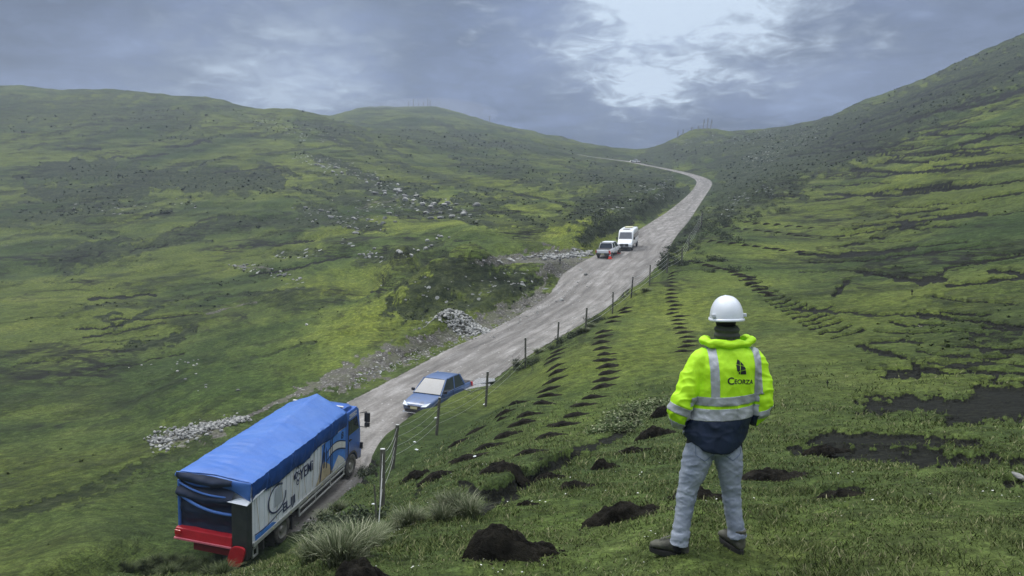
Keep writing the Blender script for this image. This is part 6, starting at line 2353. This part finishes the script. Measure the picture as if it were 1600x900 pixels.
b = MB()
b.loft([ring(-.005, .0, .96, .15, .10), ring(-.005, .0, .86, .172, .112), ring(-.01, .0, .78, .182, .120), ring(-.01, -.0, .71, .186, .118)])
b.loft(limb(smooth_path([(-.09, .0, .82, .088, .108), (-.112, .0, .70, .102, .114), (-.150, .0, .58, .088, .102), (-.185, .01, .45, .067, .084), (-.212, .005, .30, .060, .076), (-.240, -.01, .16 + zl * .5, .058, .070), (-.252, -.012, .095 + zl, .067, .078)]), 28))
b.loft(limb(smooth_path([(.068, .0, .82, .088, .108), (.082, .0, .70, .099, .114), (.095, .0, .58, .084, .102), (.108, .01, .45, .066, .084), (.120, .005, .30, .060, .076), (.138, -.01, .16 + zr_ * .5, .057, .070), (.142, -.012, .10 + zr_, .065, .078)]), 28))
trousers = fuse(b, 'jeans', M_JEAN, person, .0065, 5, jean_fold)
# stitched back pockets and seams
bv = BVHTree.FromPolygons([v.co for v in trousers.data.vertices], [p.vertices for p in trousers.data.polygons])


def drape(pts, bvh, off, y0=-1.0):
    out = []
    for x, z in pts:
        h_ = bvh.ray_cast(Vector((x, y0, z)), Vector((0, 1, 0)))
        out.append((x, (h_[0].y if h_[0] else -.1) - off, z))
    return out


def line_on(pts, bvh, name, mat, parent, r=.0022, off=.0005, sub=8):
    P = []
    for a, c in zip(pts[:-1], pts[1:]):
        for k in range(sub):
            t = k / sub
            P.append((a[0] * (1 - t) + c[0] * t, a[1] * (1 - t) + c[1] * t))
    P.append(pts[-1])
    Q = drape(P, bvh, off)
    m = MB()
    for a, c in zip(Q[:-1], Q[1:]):
        m.tube(a, c, r, n=5)
    return m.build(name, mat, parent)


M_STITCH = simple_mat('denim_seam', (.12, .16, .23), .9)
for cx in (-.10, .085):
    line_on([(cx - .055, .80), (cx - .058, .72), (cx, .68), (cx + .058, .72), (cx + .055, .80)], bv, 'back_pocket', M_STITCH, trousers)
line_on([(-.01, .82), (-.012, .67)], bv, 'seam', M_STITCH, trousers)

# boots


def boot(x, y, z, yaw, name='boot'):
    c, s = math.cos(yaw), math.sin(yaw)

    def T(p):
        return (x + p[0] * c + p[1] * s, y - p[0] * s + p[1] * c, z + p[2])

    def tr(rings):
        return [[T(p) for p in r_] for r_ in rings]

    def sec(yy, w, z0, z1, n=16):
        pts = []
        for k in range(n):
            a = 2 * math.pi * k / n
            cz = (z0 + z1) / 2
            pts.append((math.cos(a) * w, yy, cz + math.sin(a) * (z1 - z0) / 2))
        return pts
    m = MB()
    m.loft(tr([sec(-.085, .020, .03, .075), sec(-.075, .036, .02, .10), sec(-.03, .042, .02, .13), (sec(.02, .043, .02, .12)), sec(.07, .046, .02, .098), sec(.12, .049, .02, .082), sec(.16, .044, .02, .070), sec(.185, .028, .022, .055), sec(.192, .010, .03, .045)]))
    m.loft(tr([ring(0, -.035, .05, .042, .048), ring(0, -.038, .10, .046, .052), ring(0, -.042, .155, .050, .056)]))
    o = fuse(m, name, M_BOOT, person, .005, 3, lambda co: .0018 * fbm(co[:, 0] * 40, co[:, 2] * 40, 2, 4))
    m = MB()
    outl = []
    for k in range(36):
        a = 2 * math.pi * k / 36
        yy = math.cos(a)
        w_ = .050 if yy > 0 else .042
        outl.append((math.sin(a) * w_ * (1 - .1 * abs(yy)), .052 + yy * .145))
    m.loft([[T((px, py, zz)) for px, py in outl] for zz in (-.012, .012, .026)])
    m.build('sole', M_SOLE, o, bevel=.004, smooth=True)
    m = MB()
    for k in range(5):
        y_ = .03 + k * .018
        zt = .128 - k * .009
        m.tube(T((-.022, y_, zt)), T((.022, y_ + .012, zt)), .0028, n=6)
        m.tube(T((.022, y_, zt)), T((-.022, y_ + .012, zt)), .0028, n=6)
    m.build('lace', simple_mat('boot_lace', (.12, .12, .09), .8) if 'boot_lace' not in bpy.data.materials else bpy.data.materials['boot_lace'], o)
    return o


boot(-.262, .02, zl + .006, -R(58))
boot(.138, .01, zr_ + .006, -R(14))

# jacket


def jk_fold(co):
    x, y, z = co[:, 0], co[:, 1], co[:, 2]
    arm = ((x < -.155 + (1.38 - z) * -.05) | (x > .235)).astype(float)
    a = .0075 * fbm(x * 7 + 3, z * 5 + y * 4, 3, 22) + .004 * (1 - np.abs(noise2(x * 8 + z * 7, z * 5 - x * 6, 24))) ** 3
    a += arm * .0045 * np.sin(z * 62 + x * 34 + 2.5 * noise2(x * 10, z * 10, 5)) * np.exp(-((z - 1.08) / .13) ** 2)
    rd = 1 - np.abs(noise2(x * 6 + z * 9, z * 8 - x * 5 + y * 6, 15)) * 1.6
    a += .005 * np.clip(rd, 0, 1) ** 3 * (.3 + arm + .8 * np.exp(-((z - .98) / .12) ** 2))
    a += (1 - arm) * .0035 * np.sin(z * 48 + 3 * noise2(x * 8, z * 6, 8)) * np.exp(-((z - .99) / .08) ** 2)
    a += (1 - arm) * .004 * np.abs(noise2(x * 16, z * 3, 9)) * (z < .95)
    return a


b = MB()
hemf = lambda c, s: .095 * abs(c) ** 2.2
b.loft([ring(-.005, -.005, vz(697), .203, .145, zf=hemf), ring(.0, -.005, .80, .210, .152, zf=lambda c, s: .06 * abs(c) ** 2.2), ring(.01, -.005, .90, .203, .150), ring(.03, -.005, .97, .202, .150), ring(.045, -.005, 1.06, .200, .150), ring(.062, -.01, 1.18, .208, .155), ring(.075, -.01, 1.30, .215, .150), ring(.08, -.005, 1.375, .195, .128), ring(.08, .0, 1.425, .135, .105), ring(.08, .0, 1.46, .088, .085)])
for pth in ([(-.045, 0, 1.365, .070, .078), (-.095, -.005, 1.325, .078, .080), (-.150, -.015, 1.23, .075, .078), (-.205, -.035, 1.12, .072, .074), (-.243, -.04, 1.04, .070, .070), (-.252, -.015, .965, .062, .062), (-.232, .03, .915, .052, .054)],
            [(.205, 0, 1.365, .068, .078), (.245, -.005, 1.325, .074, .080), (.280, -.015, 1.23, .070, .078), (.303, -.035, 1.13, .066, .074), (.305, -.04, 1.05, .064, .070), (.285, -.015, .975, .058, .062), (.255, .03, .925, .050, .054)]):
    b.loft(limb(smooth_path(pth), 26))
jacket = fuse(b, 'jacket', [M_HV, M_NAVY], person, .0065, 7, jk_fold)
bm = bmesh.new()
bm.from_mesh(jacket.data)


def axis_arm(co, side):
    return (co.x < -.155) if side < 0 else (co.x > .262)


ZS = {'w0': vz(645), 'w1': vz(626), 'w2': vz(622), 'w3': vz(608)}
for z in (vz(645), vz(627.5), vz(622.5), vz(609)):
    bmesh.ops.bisect_plane(bm, geom=bm.verts[:] + bm.edges[:] + bm.faces[:], plane_co=(0, 0, z), plane_no=(-.055, 0, 1))
LN, RN = Vector((.42, 0, 1)).normalized(), Vector((-.35, 0, 1)).normalized()
LC, RC = Vector((-.235, 0, vz(633))), Vector((.29, 0, vz(640)))
for cen, nn in ((LC, LN), (RC, RN)):
    for o_ in (-.026, .026):
        bmesh.ops.bisect_plane(bm, geom=bm.verts[:] + bm.edges[:] + bm.faces[:], plane_co=cen + nn * o_, plane_no=nn)
for xa in (ux(1103), ux(1115), ux(1170.5), ux(1182)):
    bmesh.ops.bisect_plane(bm, geom=bm.verts[:] + bm.edges[:] + bm.faces[:], plane_co=(xa, 0, 1.2), plane_no=(1, 0, .02))
bm.to_mesh(jacket.data)
bm.free()
jm = jacket.data


def side_of(c):
    lx = -.13 - (1.33 - c.z) * .20
    rx_ = .286 if c.z > 1.12 else .262
    if c.x < max(lx, -.21) - .008:
        return -1
    if c.x > rx_:
        return 1
    return 0


def zt(c):
    return c.z - .055 * c.x


strips = {'w': [], 'v': [], 'u': [], 'l': [], 'r': [], 'c': [], 'd': []}
for pl in jm.polygons:
    c = pl.center
    sd_ = side_of(c)
    z_ = zt(c)
    if sd_ == 0 and z_ < vz(645):
        pl.material_index = 1
    elif sd_ == 0 and (vz(645) < z_ < vz(627.5) or vz(622.5) < z_ < vz(609)):
        strips['w'].append(pl.index)
    elif sd_ == 0 and z_ > vz(609) and c.z < 1.445 and (ux(1103) < c.x + .02 * (c.z - 1.2) < ux(1115) or (ux(1170.5) < c.x + .02 * (c.z - 1.2) < ux(1182) and c.y < .03)):
        strips['v' if c.x < HX else 'u'].append(pl.index)
    elif sd_ != 0:
        cen, nn = (LC, LN) if sd_ < 0 else (RC, RN)
        t = (c - cen).dot(nn)
        if -.026 < t < .026:
            strips['l' if sd_ < 0 else 'r'].append(pl.index)
        elif t < -.085:
            strips['c' if sd_ < 0 else 'd'].append(pl.index)


def peel(idx, name, mat, off=.0022):
    vs, fs, mp_ = [], [], {}
    for i in idx:
        f = []
        for vi in jm.polygons[i].vertices:
            if vi not in mp_:
                mp_[vi] = len(vs)
                v = jm.vertices[vi]
                vs.append(np.array(v.co[:]) + np.array(v.normal[:]) * off)
            f.append(mp_[vi])
        fs.append(tuple(f))
    if not fs:
        return
    o = MB().add((vs, fs)).build(name, mat, jacket, smooth=True, angle=80)
    md = o.modifiers.new('tape', 'SOLIDIFY')
    md.thickness = .0015
    return o


peel(strips['w'], 'reflective_strip', M_SILV)
peel(strips['v'], 'reflective_strip', M_SILV)
peel(strips['u'], 'reflective_strip', M_SILV)
peel(strips['l'], 'reflective_strip', M_SILV)
peel(strips['r'], 'reflective_strip', M_SILV)
peel(strips['c'], 'cuff', M_SILV)
peel(strips['d'], 'cuff', M_SILV)
bj = BVHTree.FromPolygons([v.co for v in jm.vertices], [p.vertices for p in jm.polygons])
# collar: rolled up hood
m = MB()
n = 40
rg = []
for k in range(n + 1):
    a = -math.pi * .5 + (k / n - .5) * 1.55 * math.pi
    cx, cy = HX + .132 * math.cos(a) * 1.18, .01 + .105 * math.sin(a)
    th_ = .028 * (1 + .06 * math.sin(k * .7)) * (1 if 2 < k < n - 2 else .6)
    rg.append((cx, cy, vz(529) + .004 * math.sin(k * .9) - .012 * (math.sin(a) < -.5), th_))
P = [np.array(q[:3]) for q in rg]
rings = []
for i, p in enumerate(P):
    d = P[min(i + 1, n)] - P[max(i - 1, 0)]
    d /= np.linalg.norm(d)
    a = np.cross([0, 0, 1.0], d)
    r_ = rg[i][3]
    rings.append([p + a * math.cos(t) * r_ * 1.1 + np.array([0, 0, 1.0]) * math.sin(t) * r_ * 1.0 for t in np.linspace(0, 2 * math.pi, 18, endpoint=False)])
m.loft(rings)
fuse(m, 'collar', M_HV, jacket, .006, 5, lambda co: .007 * fbm(co[:, 0] * 9, co[:, 2] * 26, 3, 33))
m = MB()
m.loft([ring(HX, .005, vz(528), .088, .088), ring(HX, .005, vz(518), .080, .084), ring(HX, .008, vz(510), .079, .085), ring(HX, .01, vz(506), .074, .082)])
fuse(m, 'neck_gaiter', M_GAITER, person, .006, 3, lambda co: .004 * np.sin(co[:, 2] * 160 + 3 * co[:, 0]))
# helmet
hc = Vector((HX, .015, vz(494)))
m = MB()
rings = []
nh = 48
for k in range(13):
    t = k / 12
    a = t * math.pi / 2
    rx_, ry_ = .108 * math.cos(a) ** .85 if k < 12 else .001, .130 * math.cos(a) ** .85 if k < 12 else .001
    zz = vz(494) + .147 * math.sin(a)
    rings.append([(HX + rx_ * math.cos(q), .015 + ry_ * math.sin(q), zz + .006 * math.exp(-(math.cos(q) / .22) ** 2) * math.cos(a) ** .3 * (t > .15)) for q in np.linspace(0, 2 * math.pi, nh, endpoint=False)])
m.loft(rings)
shell = m.build('helmet', M_HELM, person, smooth=True, angle=60)
m = MB()
rings = []
for rr2, dz in ((1.0, .004), (1.055, .0), (1.075, -.010), (1.05, -.014), (.97, -.008)):
    rings.append([(HX + .109 * rr2 * math.cos(q), .015 + (.131 + (.045 * max(0, math.sin(q)) ** 2 if rr2 > 1 else 0)) * rr2 * math.sin(q), vz(494) + dz - .006 * abs(math.cos(q)) ** 2 + .0) for q in np.linspace(0, 2 * math.pi, nh, endpoint=False)])
m.loft(rings + [rings[0]], cap=False)
m.build('brim', M_HELM, shell, smooth=True, angle=60)
m = MB()
for s in (-1, 1):
    m.box(HX + s * .101 - .013, HX + s * .101 + .013, -.055, -.025, vz(492), vz(487))
m.build('side_clip', M_HELMG, shell, bevel=.004)
# logo and lettering, laid on the back of the jacket
M_INK = simple_mat('black_print', (.012, .015, .02), .7)


def printed(v, f, u0, v0, rot, name, sc=1.0, off=.003):
    pts = []
    for q in v:
        x, z = q[0] * sc, q[1] * sc
        c, s = math.cos(rot), math.sin(rot)
        pts.append((ux(u0) + x * c - z * s, vz(v0) + x * s + z * c))
    P = drape(pts, bj, off)
    MB().add((P, f)).build(name, M_INK, jacket)


v, f = text_mesh('C', .064, .0014)
printed(v, f, 1125, 588.5, -R(3), 'lettering')
v, f = text_mesh('EORZA', .041, .0009)
printed(v, f, 1135.4, 588.2, -R(4.5), 'lettering', 1.0)
lg = [[(0.012, .100), (.028, .092), (.028, .064), (.004, .070)], [(.032, .088), (.052, .066), (.056, .058), (.032, .063)], [(.002, .066), (.028, .060), (.028, .026), (.014, .016), (.006, .030)],
      [(.032, .059), (.058, .054), (.066, .042), (.066, .034), (.032, .026)], [(.018, .012), (.028, .022), (.028, .002), (.020, .002)], [(.032, .022), (.068, .030), (.072, .0), (.032, .0)]]
vs, fs = [], []
for q in lg:
    n0 = len(vs)
    vs += [np.array([a, c, 0]) for a, c in q]
    fs.append(tuple(range(n0, n0 + len(q))))
printed(vs, fs, 1138.5, 574.5, -R(2), 'logo', .95)
